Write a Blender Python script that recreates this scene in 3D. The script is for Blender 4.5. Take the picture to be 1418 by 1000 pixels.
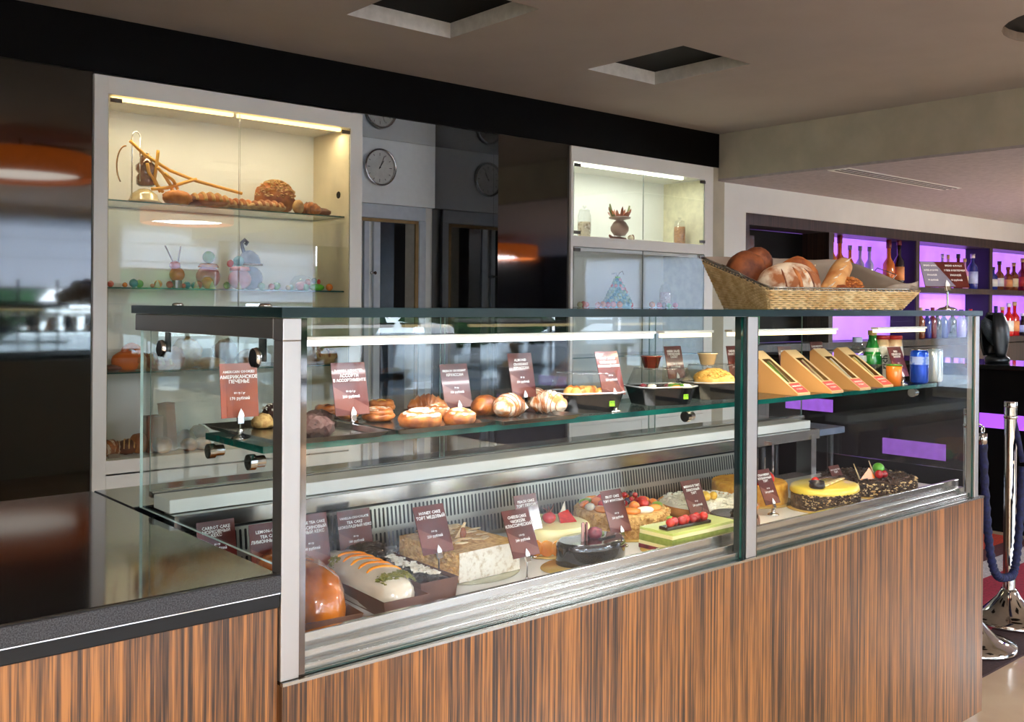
import bpy, math, random
from mathutils import Vector, Matrix, noise, Euler
PI = math.pi
D = bpy.data
for o in list(D.objects): D.objects.remove(o)
C = bpy.context.scene.collection
random.seed(7)

# ------------------------------------------------------------------ camera, sky, exposure
CAM = Vector((-0.7573, -1.436, 1.3733))
YAW, PIT, ROL, FPX, PY = 0.85876, -0.002, 0.00759, 1373.6, 425.7
FW = Vector((math.cos(YAW)*math.cos(PIT), math.sin(YAW)*math.cos(PIT), math.sin(PIT)))
_r = Vector((math.sin(YAW), -math.cos(YAW), 0)); _u = _r.cross(FW)
RT = _r*math.cos(ROL) + _u*math.sin(ROL); UP = -_r*math.sin(ROL) + _u*math.cos(ROL)
cd = D.cameras.new('camera'); cam = D.objects.new('camera', cd); C.objects.link(cam)
m3 = Matrix((RT, UP, -FW)).transposed()
cam.matrix_world = Matrix.Translation(CAM) @ m3.to_4x4()
cd.sensor_fit = 'HORIZONTAL'; cd.sensor_width = 36.0; cd.lens = FPX/1418*36
cd.shift_y = -(500-PY)/1418; cd.clip_start = .05; cd.clip_end = 200
S = bpy.context.scene; S.camera = cam

def at(u, v, X=None, Y=None, Z=None):
    """world point on the plane X=, Y= or Z= seen along a measured sight line of the survey camera"""
    d = FW + RT*((u-709)/FPX) + UP*((PY-v)/FPX)
    t = (X-CAM.x)/d.x if X is not None else (Y-CAM.y)/d.y if Y is not None else (Z-CAM.z)/d.z
    return CAM + d*t

S.view_settings.view_transform = 'Standard'; S.view_settings.look = 'None'
S.view_settings.gamma = 1.0; S.view_settings.use_curve_mapping = False
S.view_settings.exposure = 0.62
cy = S.cycles
cy.max_bounces = 10; cy.diffuse_bounces = 4; cy.glossy_bounces = 5; cy.transmission_bounces = 6
cy.transparent_max_bounces = 40; cy.sample_clamp_indirect = 6.0
cy.caustics_reflective = False; cy.caustics_refractive = False
try: cy.use_denoising = True
except Exception: pass

W = D.worlds.new('sky'); S.world = W; W.use_nodes = True
nt = W.node_tree; bg = nt.nodes['Background']
tc = nt.nodes.new('ShaderNodeTexCoord'); sx = nt.nodes.new('ShaderNodeSeparateXYZ'); cr = nt.nodes.new('ShaderNodeValToRGB')
nt.links.new(tc.outputs['Generated'], sx.inputs[0]); nt.links.new(sx.outputs['Z'], cr.inputs[0]); nt.links.new(cr.outputs[0], bg.inputs[0])
cr.color_ramp.elements[0].color = (.80, .88, 1, 1); cr.color_ramp.elements[1].color = (.42, .60, .95, 1); cr.color_ramp.elements[1].position = .7
bg.inputs[1].default_value = 12.0
sl = D.lights.new('sun', 'SUN'); sl.energy = 14.0; sl.angle = .01; sl.color = (1, .95, .86)
so = D.objects.new('sun', sl); C.objects.link(so); so.rotation_euler = Euler((math.radians(38), 0, math.radians(-14)))

def area(name, loc, size, power, color=(1, 1, 1), rot=(0, 0, 0), sy=None, portal=False):
    l = D.lights.new(name, 'AREA'); l.shape = 'RECTANGLE'; l.size = size; l.size_y = sy or size
    l.energy = power; l.color = color
    o = D.objects.new(name, l); C.objects.link(o); o.location = loc; o.rotation_euler = rot
    if portal: l.cycles.is_portal = True
    return o
# portals over the glazed south and east walls (they only steer the sky's light in)
area('sky_portal', (3.0, -7.35, 1.4), 17, 1, rot=(PI/2, 0, 0), sy=2.7, portal=True)
area('sky_portal', (14.35, -3.2, 1.25), 7, 1, rot=(PI/2, 0, PI/2), sy=2.4, portal=True)

# ------------------------------------------------------------------ helpers: tagging
def thing(name, label, cat, loc=(0, 0, 0), rz=0, group=None):
    o = D.objects.new(name, None); C.objects.link(o)
    o.location = loc; o.rotation_euler = (0, 0, rz); o.empty_display_size = .05
    o['label'] = label; o['category'] = cat
    if group: o['group'] = group
    return o
def tag(o, label, cat, group=None):
    o['label'] = label; o['category'] = cat
    if group: o['group'] = group
    return o
def struct(o):
    o['kind'] = 'structure'; return o
def dup(root, loc=None, rz=None, label=None, scale=None):
    r = root.copy(); C.objects.link(r)
    if loc is not None: r.location = loc
    if rz is not None: r.rotation_euler = (0, 0, rz)
    if label: r['label'] = label
    if scale: r.scale = (scale,)*3
    for ch in list(root.children):
        c = ch.copy(); C.objects.link(c); c.parent = r
        for g in ch.children:
            d = g.copy(); C.objects.link(d); d.parent = c
    return r

# ------------------------------------------------------------------ helpers: mesh
class MB:
    def __init__(s): s.v = []; s.f = []; s.mi = []; s.sm = []; s.mats = []
    def add(s, vs, fs, mat, smooth=False, M=None):
        n = len(s.v)
        for p in vs:
            p = Vector(p); s.v.append(M @ p if M else p)
        if mat not in s.mats: s.mats.append(mat)
        k = s.mats.index(mat)
        for f in fs: s.f.append([n+i for i in f]); s.mi.append(k); s.sm.append(smooth)
        return s
    def box(s, x0, x1, y0, y1, z0, z1, mat, M=None, edge=None, thin=None):
        vs = [(x0, y0, z0), (x1, y0, z0), (x1, y1, z0), (x0, y1, z0), (x0, y0, z1), (x1, y0, z1), (x1, y1, z1), (x0, y1, z1)]
        fs = {'z-': (0, 3, 2, 1), 'z+': (4, 5, 6, 7), 'y-': (0, 1, 5, 4), 'x+': (1, 2, 6, 5), 'y+': (2, 3, 7, 6), 'x-': (3, 0, 4, 7)}
        if edge is None: return s.add(vs, fs.values(), mat, False, M)
        big = [k for k in fs if k[0] == thin]
        s.add(vs, [fs[k] for k in big], mat, False, M)
        return s.add(vs, [fs[k] for k in fs if k not in big], edge, False, M)
    def lathe(s, prof, mat, c=(0, 0, 0), n=24, M=None, smooth=True, sq=1.0, caps=True):
        vs = []; fs = []; k = len(prof)
        for i in range(n):
            a = 2*PI*i/n
            for r, z in prof: vs.append((c[0]+r*math.cos(a), c[1]+r*math.sin(a)*sq, c[2]+z))
        for i in range(n):
            j = (i+1) % n
            for q in range(k-1):
                fs.append((i*k+q, j*k+q, j*k+q+1, i*k+q+1))
        if caps and prof[0][0] > 1e-6: fs.append([i*k for i in range(n)][::-1])
        if caps and prof[-1][0] > 1e-6: fs.append([i*k+k-1 for i in range(n)])
        return s.add(vs, fs, mat, smooth, M)
    def cyl(s, r, z0, z1, mat, c=(0, 0, 0), n=20, M=None, r1=None):
        return s.lathe([(r, z0), (r if r1 is None else r1, z1)], mat, c, n, M, smooth=False)
    def tube(s, pts, rad, mat, n=8, M=None, flat=1.0, closed=False, smooth=True):
        pts = [Vector(p) for p in pts]; K = len(pts)
        if not hasattr(rad, '__len__'): rad = [rad]*K
        vs = []; fs = []; up = None
        for i, p in enumerate(pts):
            a = pts[(i-1) % K] if closed else pts[max(i-1, 0)]; b = pts[(i+1) % K] if closed else pts[min(i+1, K-1)]
            t = (b-a).normalized()
            if up is None: up = Vector((0, 0, 1)) if abs(t.z) < .9 else Vector((1, 0, 0))
            x = t.cross(up)
            if x.length < 1e-4: x = t.cross(Vector((0, 1, .1)))
            x.normalize(); y = x.cross(t).normalized(); up = y
            for q in range(n):
                w = 2*PI*q/n; vs.append(p + x*math.cos(w)*rad[i] + y*math.sin(w)*rad[i]*flat)
        for i in range(K if closed else K-1):
            j = (i+1) % K
            for q in range(n):
                r = (q+1) % n; fs.append((i*n+q, i*n+r, j*n+r, j*n+q))
        if not closed: fs.append(list(range(n))[::-1]); fs.append([(K-1)*n+q for q in range(n)])
        return s.add(vs, fs, mat, smooth, M)
    def ball(s, c, r, mat, n=14, amp=0, freq=8, M=None, floor=None, power=1.0, seed=0, mat2=None, thr=None):
        if not hasattr(r, '__len__'): r = (r, r, r)
        vs = []; fs = []; m = max(6, n//2)
        sg = lambda x: math.copysign(abs(x)**power, x)
        for i in range(m+1):
            ph = -PI/2 + PI*i/m
            for j in range(n):
                a = 2*PI*j/n
                d = Vector((sg(math.cos(ph))*sg(math.cos(a)), sg(math.cos(ph))*sg(math.sin(a)), sg(math.sin(ph))))
                k = 1 + amp*noise.noise(d*freq*.5 + Vector((seed*3.7, seed, seed*1.3)))
                p = Vector((c[0]+d.x*r[0]*k, c[1]+d.y*r[1]*k, c[2]+d.z*r[2]*k))
                if floor is not None and p.z < floor: p.z = floor
                vs.append(p)
        for i in range(m):
            for j in range(n):
                k = (j+1) % n; fs.append((i*n+j, i*n+k, (i+1)*n+k, (i+1)*n+j))
        return s.add(vs, fs, mat, True, M)
    def grid(s, fn, nu, nv, mat, M=None, smooth=True, closeu=False):
        vs = [fn(i/(nu if closeu else nu-1), j/(nv-1)) for i in range(nu) for j in range(nv)]; fs = []
        for i in range(nu if closeu else nu-1):
            for j in range(nv-1):
                k = (i+1) % nu; fs.append((i*nv+j, k*nv+j, k*nv+j+1, i*nv+j+1))
        return s.add(vs, fs, mat, smooth, M)
    def poly(s, pts, z0, z1, mat, M=None, smooth=False):
        n = len(pts); vs = [(x, y, z0) for x, y in pts]+[(x, y, z1) for x, y in pts]
        fs = [list(range(n))[::-1], [n+i for i in range(n)]]+[(i, (i+1) % n, n+(i+1) % n, n+i) for i in range(n)]
        return s.add(vs, fs, mat, smooth, M)
    def build(s, name, parent=None, bevel=0, seg=2, loc=None, rot=None, sub=0, solid=0):
        me = D.meshes.new(name); me.from_pydata([tuple(p) for p in s.v], [], s.f)
        for m in s.mats: me.materials.append(m)
        me.polygons.foreach_set('material_index', s.mi); me.polygons.foreach_set('use_smooth', s.sm)
        me.update()
        o = D.objects.new(name, me); C.objects.link(o)
        if parent: o.parent = parent
        if loc is not None: o.location = loc
        if rot is not None: o.rotation_euler = rot
        if solid:
            w = o.modifiers.new('solid', 'SOLIDIFY'); w.thickness = solid
        if bevel:
            w = o.modifiers.new('bevel', 'BEVEL'); w.width = bevel; w.segments = seg; w.limit_method = 'ANGLE'; w.angle_limit = .7
        if sub:
            w = o.modifiers.new('sub', 'SUBSURF'); w.levels = sub; w.render_levels = sub
        return o
def T(x, y, z): return Matrix.Translation((x, y, z))
def RZ(a): return Matrix.Rotation(a, 4, 'Z')
def RX(a): return Matrix.Rotation(a, 4, 'X')
def RY(a): return Matrix.Rotation(a, 4, 'Y')
def box(name, x0, x1, y0, y1, z0, z1, mat, parent=None, bevel=0): return MB().box(x0, x1, y0, y1, z0, z1, mat).build(name, parent, bevel)

# ------------------------------------------------------------------ helpers: materials
def new_mat(name):
    m = D.materials.new(name); m.use_nodes = True; t = m.node_tree
    return m, t, t.nodes['Principled BSDF'], t.nodes['Material Output']
def srgb(*c):
    if len(c) == 1: c = c[0]
    return tuple(((x/255)/12.92 if x/255 <= .04045 else (((x/255)+.055)/1.055)**2.4) for x in c)+(1,)
def P(name, c1, rough=.5, metal=0, c2=None, scale=20, lo=.35, hi=.65, bump=0, bscale=None, stretch=None, detail=4,
      emit=0, spec=.5, coat=0, trans=0, ior=None, sss=0, kind='noise', tint=None):
    m, t, b, out = new_mat(name); N = t.nodes; L = t.links
    b.inputs['Base Color'].default_value = srgb(c1)
    b.inputs['Roughness'].default_value = rough; b.inputs['Metallic'].default_value = metal
    b.inputs['Specular IOR Level'].default_value = spec
    if ior: b.inputs['IOR'].default_value = ior
    if coat: b.inputs['Coat Weight'].default_value = coat; b.inputs['Coat Roughness'].default_value = .06
    if sss: b.inputs['Subsurface Weight'].default_value = sss; b.inputs['Subsurface Radius'].default_value = (.01, .006, .003); b.inputs['Subsurface Scale'].default_value = .5
    if emit: b.inputs['Emission Color'].default_value = srgb(c1); b.inputs['Emission Strength'].default_value = emit
    tcn = N.new('ShaderNodeTexCoord'); mp = N.new('ShaderNodeMapping'); L.new(tcn.outputs['Object'], mp.inputs[0])
    if stretch: mp.inputs['Scale'].default_value = stretch
    if kind == 'voronoi': nz = N.new('ShaderNodeTexVoronoi'); nz.inputs['Scale'].default_value = scale; o = nz.outputs['Distance']
    elif kind == 'cells': nz = N.new('ShaderNodeTexVoronoi'); nz.inputs['Scale'].default_value = scale; o = nz.outputs['Color']
    else: nz = N.new('ShaderNodeTexNoise'); nz.inputs['Scale'].default_value = scale; nz.inputs['Detail'].default_value = detail; o = nz.outputs[0]
    L.new(mp.outputs[0], nz.inputs['Vector'])
    if c2 is None: c2 = tuple(x*.93 for x in c1); 
    r = N.new('ShaderNodeValToRGB'); r.color_ramp.elements[0].position = lo; r.color_ramp.elements[1].position = hi
    r.color_ramp.elements[0].color = srgb(c2); r.color_ramp.elements[1].color = srgb(c1)
    L.new(o, r.inputs[0]); L.new(r.outputs[0], b.inputs['Base Color'])
    if emit: L.new(r.outputs[0], b.inputs['Emission Color'])
    if bump:
        bn = N.new('ShaderNodeBump'); bn.inputs['Strength'].default_value = min(1, bump); bn.inputs['Distance'].default_value = .004*max(1, bump)
        if bscale:
            n2 = N.new('ShaderNodeTexNoise'); n2.inputs['Scale'].default_value = bscale; n2.inputs['Detail'].default_value = 5; L.new(mp.outputs[0], n2.inputs['Vector']); o = n2.outputs[0]
        L.new(o, bn.inputs['Height']); L.new(bn.outputs[0], b.inputs['Normal'])
    return m
def glass(name, tint=(1, 1, 1), f0=.05, rough=0.0, power=5, gain=1.0):
    """thin pane: tinted transparency plus a Schlick mirror"""
    m, t, b, out = new_mat(name); N = t.nodes; L = t.links; N.remove(b)
    tr = N.new('ShaderNodeBsdfTransparent'); tr.inputs[0].default_value = (*tint, 1)
    gl = N.new('ShaderNodeBsdfGlossy'); gl.inputs['Roughness'].default_value = rough
    geo = N.new('ShaderNodeNewGeometry'); dot = N.new('ShaderNodeVectorMath'); dot.operation = 'DOT_PRODUCT'
    L.new(geo.outputs['Incoming'], dot.inputs[0]); L.new(geo.outputs['Normal'], dot.inputs[1])
    def mth(op, a, bv=None):
        n = N.new('ShaderNodeMath'); n.operation = op
        if isinstance(a, (int, float)): n.inputs[0].default_value = a
        else: L.new(a, n.inputs[0])
        if bv is not None:
            if isinstance(bv, (int, float)): n.inputs[1].default_value = bv
            else: L.new(bv, n.inputs[1])
        return n.outputs[0]
    ab = mth('ABSOLUTE', dot.outputs['Value']); om = mth('SUBTRACT', 1, ab); pw = mth('POWER', om, power)
    fr = mth('ADD', mth('MULTIPLY', pw, (1-f0)*gain), f0)
    mx = N.new('ShaderNodeMixShader'); L.new(fr, mx.inputs[0]); L.new(tr.outputs[0], mx.inputs[1]); L.new(gl.outputs[0], mx.inputs[2])
    L.new(mx.outputs[0], out.inputs[0])
    return m
def emis(name, col, st):
    m, t, b, out = new_mat(name); t.nodes.remove(b)
    e = t.nodes.new('ShaderNodeEmission'); e.inputs[0].default_value = srgb(col); e.inputs[1].default_value = st
    t.links.new(e.outputs[0], out.inputs[0]); return m

def wood(name, dark, mid, light, sc=1.0, rough=.35, coat=.2):
    m, t, b, out = new_mat(name); N = t.nodes; L = t.links
    tcn = N.new('ShaderNodeTexCoord')
    def nz(scale, st, det=6, dist=0):
        mp = N.new('ShaderNodeMapping'); mp.inputs['Scale'].default_value = st; L.new(tcn.outputs['Object'], mp.inputs[0])
        n = N.new('ShaderNodeTexNoise'); n.inputs['Scale'].default_value = scale; n.inputs['Detail'].default_value = det; n.inputs['Distortion'].default_value = dist
        L.new(mp.outputs[0], n.inputs['Vector']); return n.outputs[0]
    a = nz(95*sc, (1, 1, .012), 3, .25); c = nz(300*sc, (1, 1, .02), 2); e = nz(6*sc, (1, 1, .1), 2)
    mx = N.new('ShaderNodeMath'); mx.operation = 'MULTIPLY_ADD'; L.new(c, mx.inputs[0]); mx.inputs[1].default_value = .45; L.new(a, mx.inputs[2])
    m2 = N.new('ShaderNodeMath'); m2.operation = 'MULTIPLY_ADD'; L.new(e, m2.inputs[0]); m2.inputs[1].default_value = .25; L.new(mx.outputs[0], m2.inputs[2])
    r = N.new('ShaderNodeValToRGB'); el = r.color_ramp.elements
    el[0].position = .68; el[0].color = srgb(dark); el[1].position = 1.06; el[1].color = srgb(light)
    x = el.new(.80); x.color = srgb(mid); x = el.new(.90); x.color = srgb(tuple((p+q)/2 for p, q in zip(mid, light)))
    el[-1].position = 1.0
    L.new(m2.outputs[0], r.inputs[0]); L.new(r.outputs[0], b.inputs['Base Color'])
    b.inputs['Roughness'].default_value = rough; b.inputs['Coat Weight'].default_value = coat; b.inputs['Coat Roughness'].default_value = .2
    return m

def brushed(name, col=(190, 186, 180), rough=.28, stretch=(300, 300, 2)):
    m, t, b, out = new_mat(name); N = t.nodes; L = t.links
    b.inputs['Base Color'].default_value = srgb(col); b.inputs['Metallic'].default_value = 1
    tcn = N.new('ShaderNodeTexCoord'); mp = N.new('ShaderNodeMapping'); mp.inputs['Scale'].default_value = stretch; L.new(tcn.outputs['Object'], mp.inputs[0])
    n = N.new('ShaderNodeTexNoise'); n.inputs['Scale'].default_value = 1; n.inputs['Detail'].default_value = 3; L.new(mp.outputs[0], n.inputs['Vector'])
    mr = N.new('ShaderNodeMapRange'); mr.inputs[3].default_value = rough-.03; mr.inputs[4].default_value = rough+.03
    L.new(n.outputs[0], mr.inputs[0]); L.new(mr.outputs[0], b.inputs['Roughness'])
    return m

M_ceil = P('ceiling_paint', (172, 164, 156), .9, c2=(168, 160, 152), scale=3)
M_beam = P('beam_paint', (186, 180, 160), .9, scale=4)
M_white = P('white_paint', (240, 242, 238), .85, c2=(236, 238, 234), scale=4)
M_rec_l = P('recess_paint', (214, 212, 206), .9)
M_rec_d = P('recess_shadow_paint', (140, 122, 104), .9)  # brown paint on the sides of the round recesses
M_black = P('black_matt', (4, 4, 5), .7, spec=.2)
M_lacq = P('black_lacquer', (5, 5, 6), .035, c2=(4, 4, 5), spec=1.0, coat=1.0, bump=.003, bscale=3)
M_fascia = P('black_fascia', (2, 2, 2), .5, c2=(2, 2, 2), spec=.1)
M_cab = P('cabinet_white', (236, 235, 228), .38, c2=(232, 231, 224), scale=5)
M_cabin = P('cabinet_inside', (232, 233, 226), .55, c2=(228, 229, 222), scale=5)
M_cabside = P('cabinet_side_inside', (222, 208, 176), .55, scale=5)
M_gran = P('granite', (26, 27, 30), .07, c2=(9, 9, 11), scale=420, lo=.45, hi=.62, spec=.75, coat=.5)
M_granedge = P('granite_edge', (62, 62, 66), .35, c2=(20, 20, 22), scale=500, lo=.4, hi=.6, spec=.4)
M_wood = wood('zebra_veneer', (44, 28, 19), (92, 60, 35), (162, 106, 56), 1.7)
M_wood2 = wood('zebra_veneer_pale', (66, 42, 30), (122, 80, 56), (176, 124, 86), 1.7)
M_steel = brushed('brushed_steel', (176, 172, 168), .42, (120, 120, 1))
M_steelh = brushed('brushed_steel_long', (186, 186, 182), .2, (.6, 40, 40)); M_grill = brushed('grille_steel', (150, 146, 134), .3, (2, 300, 300))
M_chrome = P('chrome', (215, 215, 215), .08, 1)
M_polish = P('polished_steel', (120, 112, 108), .05, 1)
M_glass = glass('clear_glass', (.96, .985, .97), .045)
M_glassf = glass('front_glass', (.99, .997, .997), .015, gain=.8)
M_glassc = glass('cabinet_glass', (.965, .98, .98), .06)
M_shelf = glass('shelf_glass', (.93, .98, .965), .05)
M_gtop = glass('top_glass', (.72, .84, .80), .05)
M_edge = P('glass_edge', (8, 96, 84), .1, spec=.6, c2=(4, 60, 56), scale=9)
M_edged = P('glass_edge_dark', (8, 24, 25), .3, spec=.25, c2=(12, 40, 40), scale=3)
M_edgel = P('glass_edge_pale', (176, 204, 198), .12, spec=.6)
M_deck = P('deck_white', (232, 230, 226), .25, c2=(226, 224, 220), scale=6)
M_led = emis('led_cool', (250, 250, 255), 3.0)
M_ledw = emis('led_warm', (255, 226, 168), 2.6)
M_ledy = emis('led_amber', (255, 214, 130), 3.0)
M_darkslot = P('slot_dark', (12, 14, 14), .6)

# ------------------------------------------------------------------ the room
BW = 3.9            # back wall line
ZC = 2.865          # main ceiling
ZL = 2.48           # ceiling over the bar
XB = 6.19           # beam face
# floor
M_tile = P('marble_tile', (204, 178, 148), .14, c2=(190, 162, 134), scale=3, spec=.4)
M_joint = P('tile_joint', (150, 128, 108), .6)
fl = struct(box('floor', -5, 14.4, -7.4, 5.0, -.06, -.004, M_joint))
k = 0
for i in range(14):
    for j in range(9):
        x = -3.0+i*.9; y = -4.9+j*.9
        if 1.4 < x < 6 and -1.9 < y < .2 or False:
            o = MB().box(x+.002, x+.898, y+.002, y+.898, -.004, 0, M_tile).build('tile', fl)
fl2 = MB()
for i in range(22):
    for j in range(14):
        x = -4.8+i*.9; y = -7.3+j*.9
        xx = -3.0+round((x+3.0)/.9)*.9; yy = -4.9+round((y+4.9)/.9)*.9
        if not (1.4 < xx < 6 and -1.9 < yy < .2) and xx < 13.6 and yy < 3.9 and xx > -5: fl2.box(xx+.002, xx+.898, yy+.002, yy+.898, -.004, 0, M_tile)
o = fl2.build('tile_field', fl); o['kind'] = 'stuff'
# ceiling with square coffers and round recesses
def ceiling():
    hx = [(1.93, 2.60, 2.26, 3.0), (3.68, 4.32, 2.225, 2.995), (1.93, 2.60, 1.0, 1.74), (3.68, 4.32, -1.4, -.66), (1.93, 2.6, -1.5, -.76)]
    hr = [(4.87, .48, .44), (4.87, -2.2, .44)]
    xs = sorted({-5, XB}|{h[0] for h in hx}|{h[1] for h in hx}|{c[0]-c[2]-.05 for c in hr}|{c[0]+c[2]+.05 for c in hr})
    ys = sorted({-7.4, BW}|{h[2] for h in hx}|{h[3] for h in hx}|{c[1]-c[2]-.05 for c in hr}|{c[1]+c[2]+.05 for c in hr})
    mb = MB(); z = ZC; dep = .085
    for a, b in zip(xs, xs[1:]):
        for c, d in zip(ys, ys[1:]):
            mx, my = (a+b)/2, (c+d)/2
            if any(h[0] < mx < h[1] and h[2] < my < h[3] for h in hx): continue
            r = [q for q in hr if abs(mx-q[0]) < q[2] and abs(my-q[1]) < q[2]]
            if r:
                q = r[0]; n = 32; ci = [(q[0]+q[2]*math.cos(2*PI*i/n), q[1]+q[2]*math.sin(2*PI*i/n)) for i in range(n)]
                sq = []
                for i in range(n):
                    ca, sa = math.cos(2*PI*i/n), math.sin(2*PI*i/n); kk = 1/max(abs(ca), abs(sa))
                    sq.append((q[0]+(q[2]+.05)*ca*kk, q[1]+(q[2]+.05)*sa*kk))
                vs = [(x, y, z) for x, y in ci]+[(x, y, z) for x, y in sq]+[(x, y, z+.05) for x, y in ci]
                mb.add(vs, [(i, (i+1) % n, n+(i+1) % n, n+i) for i in range(n)], M_ceil)
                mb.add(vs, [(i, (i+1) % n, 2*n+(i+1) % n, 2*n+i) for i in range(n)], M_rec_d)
                mb.add([(x, y, z+.05) for x, y in ci], [list(range(n))], M_black)
                continue
            mb.add([(a, c, z), (a, d, z), (b, d, z), (b, c, z)], [(0, 1, 2, 3)], M_ceil)
    for x0, x1, y0, y1 in hx:
        e = .0
        mb.add([(x0, y0, z), (x1, y0, z), (x1, y1, z), (x0, y1, z), (x0, y0, z+dep), (x1, y0, z+dep), (x1, y1, z+dep), (x0, y1, z+dep)],
               [(0, 1, 5, 4), (1, 2, 6, 5), (2, 3, 7, 6), (3, 0, 4, 7)], M_rec_l)
        mb.add([(x0, y0, z+dep), (x1, y0, z+dep), (x1, y1, z+dep), (x0, y1, z+dep)], [(0, 1, 2, 3)], M_black)
    mb.box(-5, XB+.3, -7.4, BW, z+.2, z+.25, M_ceil)
    return mb.build('ceiling')
struct(ceiling())
struct(MB().box(XB, XB+.3, -7.4, BW, ZL, ZC+.2, M_beam).build('trim_1'))                 # the drop at the bar side
lc = struct(MB().box(XB+.001, 14.4, -7.4, 5.0, ZL-.02, ZL+.02, P('bar_ceiling', (176, 168, 172), .9)).build('ceiling_bar'))
vt = thing('ceiling_vent', 'long narrow white slot diffuser in the lower ceiling over the bar', 'vent', (0, 0, 0))
a = at(1160, 234, Z=ZL-.021); b = at(1335, 260, Z=ZL-.021)
MB().box(a.x, b.x, a.y-.10, a.y+.09, ZL-.026, ZL-.0205, M_white).build('frame', vt)
for k in range(3): box('slot', a.x+.03, b.x-.03, a.y-.075+k*.05, a.y-.055+k*.05, ZL-.029, ZL-.026, P('slot_grey', (70, 68, 72), .6), vt)

# back wall: black lacquer panels on the left, niche with clock and door, black panel, beige pier, white wall with bar opening
XN0, XN1, YN = 2.60, 3.712, 4.68
wb = struct(MB().box(-5, -2.7, BW, BW+.05, 0, 2.573, M_lacq).build('wall_back'))
for x0, x1 in ((-2.695, -.87), (-.865, .957)): MB().box(x0, x1, BW, BW+.05, 0, 2.57, M_lacq).build('panel', wb)
MB().box(XN1, 4.41, BW, BW+.05, 0, 2.573, M_lacq).build('panel', wb)
MB().box(-5, 14.4, YN+.02, YN+.08, 0, 2.95, M_white).build('backing', wb)
struct(MB().box(XN1, XN1+.03, BW+.052, YN, 0, 2.573, M_lacq).build('wall_niche_right'))
struct(MB().box(-5, 6.205, BW-.01, YN+.02, 2.575, ZC, M_fascia).build('trim_2'))
struct(MB().box(-5, 6.2, BW+.01, YN, 2.5735, 2.5748, M_lacq).build('trim_3'))
struct(MB().box(6.1, 6.28, BW-.001, BW+.05, 0, ZC, M_beam).build('wall_pier'))
wr = MB()
wr.box(6.28, 6.594, BW, BW+.05, 0, ZL, M_white).box(6.594, 14.4, BW, BW+.05, 2.219, ZL, M_white)
struct(wr.build('wall_bar'))
# niche: white board with the clock, door frame and door
zt = 2.105
box('clock_board', XN0-.02, XN1-.001, YN-.035, YN, zt, 2.5725, P('board_white', (236, 240, 240), .5, c2=(232, 236, 236)), wb)
dr = struct(D.objects.new('door_1', None)); C.objects.link(dr)
M_alu = P('door_aluminium', (196, 204, 212), .35, c2=(188, 196, 205))
M_brass = P('gilt_trim', (150, 120, 76), .4, .4)
mb = MB(); mb.box(XN0-.02, XN1-.08, YN-.03, YN-.001, 2.0, zt-.003, M_alu); mb.box(3.575, 3.635, YN-.03, YN-.001, 0, 2.0, M_alu)
mb.build('door_frame', dr, .004)
MB().box(3.545, 3.572, YN-.022, YN, 0, 1.99, M_brass).box(XN0, 3.572, YN-.022, YN, 1.975, 1.998, M_brass).build('lining', dr)
box('door_panel', XN0, 3.08, YN-.012, YN+.008, 0, 1.973, P('door_dark_glass', (26, 40, 44), .15), dr)
box('stile', 3.1, 3.14, YN-.02, YN+.006, 0, 1.973, M_alu, dr, .003); box('stile', 3.18, 3.235, YN-.02, YN+.006, 0, 1.973, M_alu, dr, .003)
box('door_panel', 3.24, 3.36, YN-.010, YN+.006, 0, 1.973, P('door_blue_glass', (44, 54, 66), .15), dr)
box('opening', 3.36, 3.46, YN-.010, YN+.004, 0, 1.973, M_black, dr)
box('reveal', 3.46, 3.543, YN-.010, YN+.006, 0, 1.973, P('reveal_grey', (124, 120, 108), .6), dr)
MB().cyl(.012, 0, .05, M_chrome, M=T(3.16, YN-.02, 1.60) @ RX(PI/2), n=12).tube([(3.16, YN-.07, 1.60), (3.12, YN-.07, 1.60)], .007, M_chrome).build('door_handle', dr)

# rest of the room behind the camera: west wall, window walls
M_wallg = P('wall_cream', (200, 192, 176), .85)
struct(MB().box(-5.1, -5, -7.4, 5, 0, ZC, M_wallg).build('wall_left'))
M_mull = P('window_frame_white', (206, 208, 208), .5)
M_blind, t_, b_, o_ = new_mat('roller_blind')
b_.inputs['Base Color'].default_value = srgb(222, 224, 226); b_.inputs['Roughness'].default_value = .9
_tr = t_.nodes.new('ShaderNodeBsdfTranslucent'); _tr.inputs[0].default_value = srgb(228, 232, 238)
_mx = t_.nodes.new('ShaderNodeMixShader'); _mx.inputs[0].default_value = .62
t_.links.new(b_.outputs[0], _mx.inputs[1]); t_.links.new(_tr.outputs[0], _mx.inputs[2]); t_.links.new(_mx.outputs[0], o_.inputs[0])
M_wg = glass('window_glass', (.97, .99, .99), .04)
ws = MB(); ws.box(-5, 14.4, -7.4, -7.28, 0, .35, M_wallg).box(-5, 14.4, -7.4, -7.28, 2.72, ZC, M_wallg)
struct(ws.build('wall_south'))
M_dkwall = P('wall_dark_brown', (40, 30, 28), .7)
struct(MB().box(8.62, 14.39, -7.27, -7.24, 0, ZL, M_dkwall).box(14.36, 14.39, -7.24, -6.0, 0, ZL, M_dkwall).build('wall_lounge_dark'))  # added unseen dark facing, so the glass mirrors a dark corner
struct(box('floor_carpet', 5.6, 14.3, -7.2, -.7, .0005, .008, P('lounge_carpet', (52, 32, 30), .95, c2=(38, 22, 22), scale=8)))  # added unseen dark carpet, keeps the mirrored floor dark in the right bay
n = 0
x = -4.6
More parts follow.
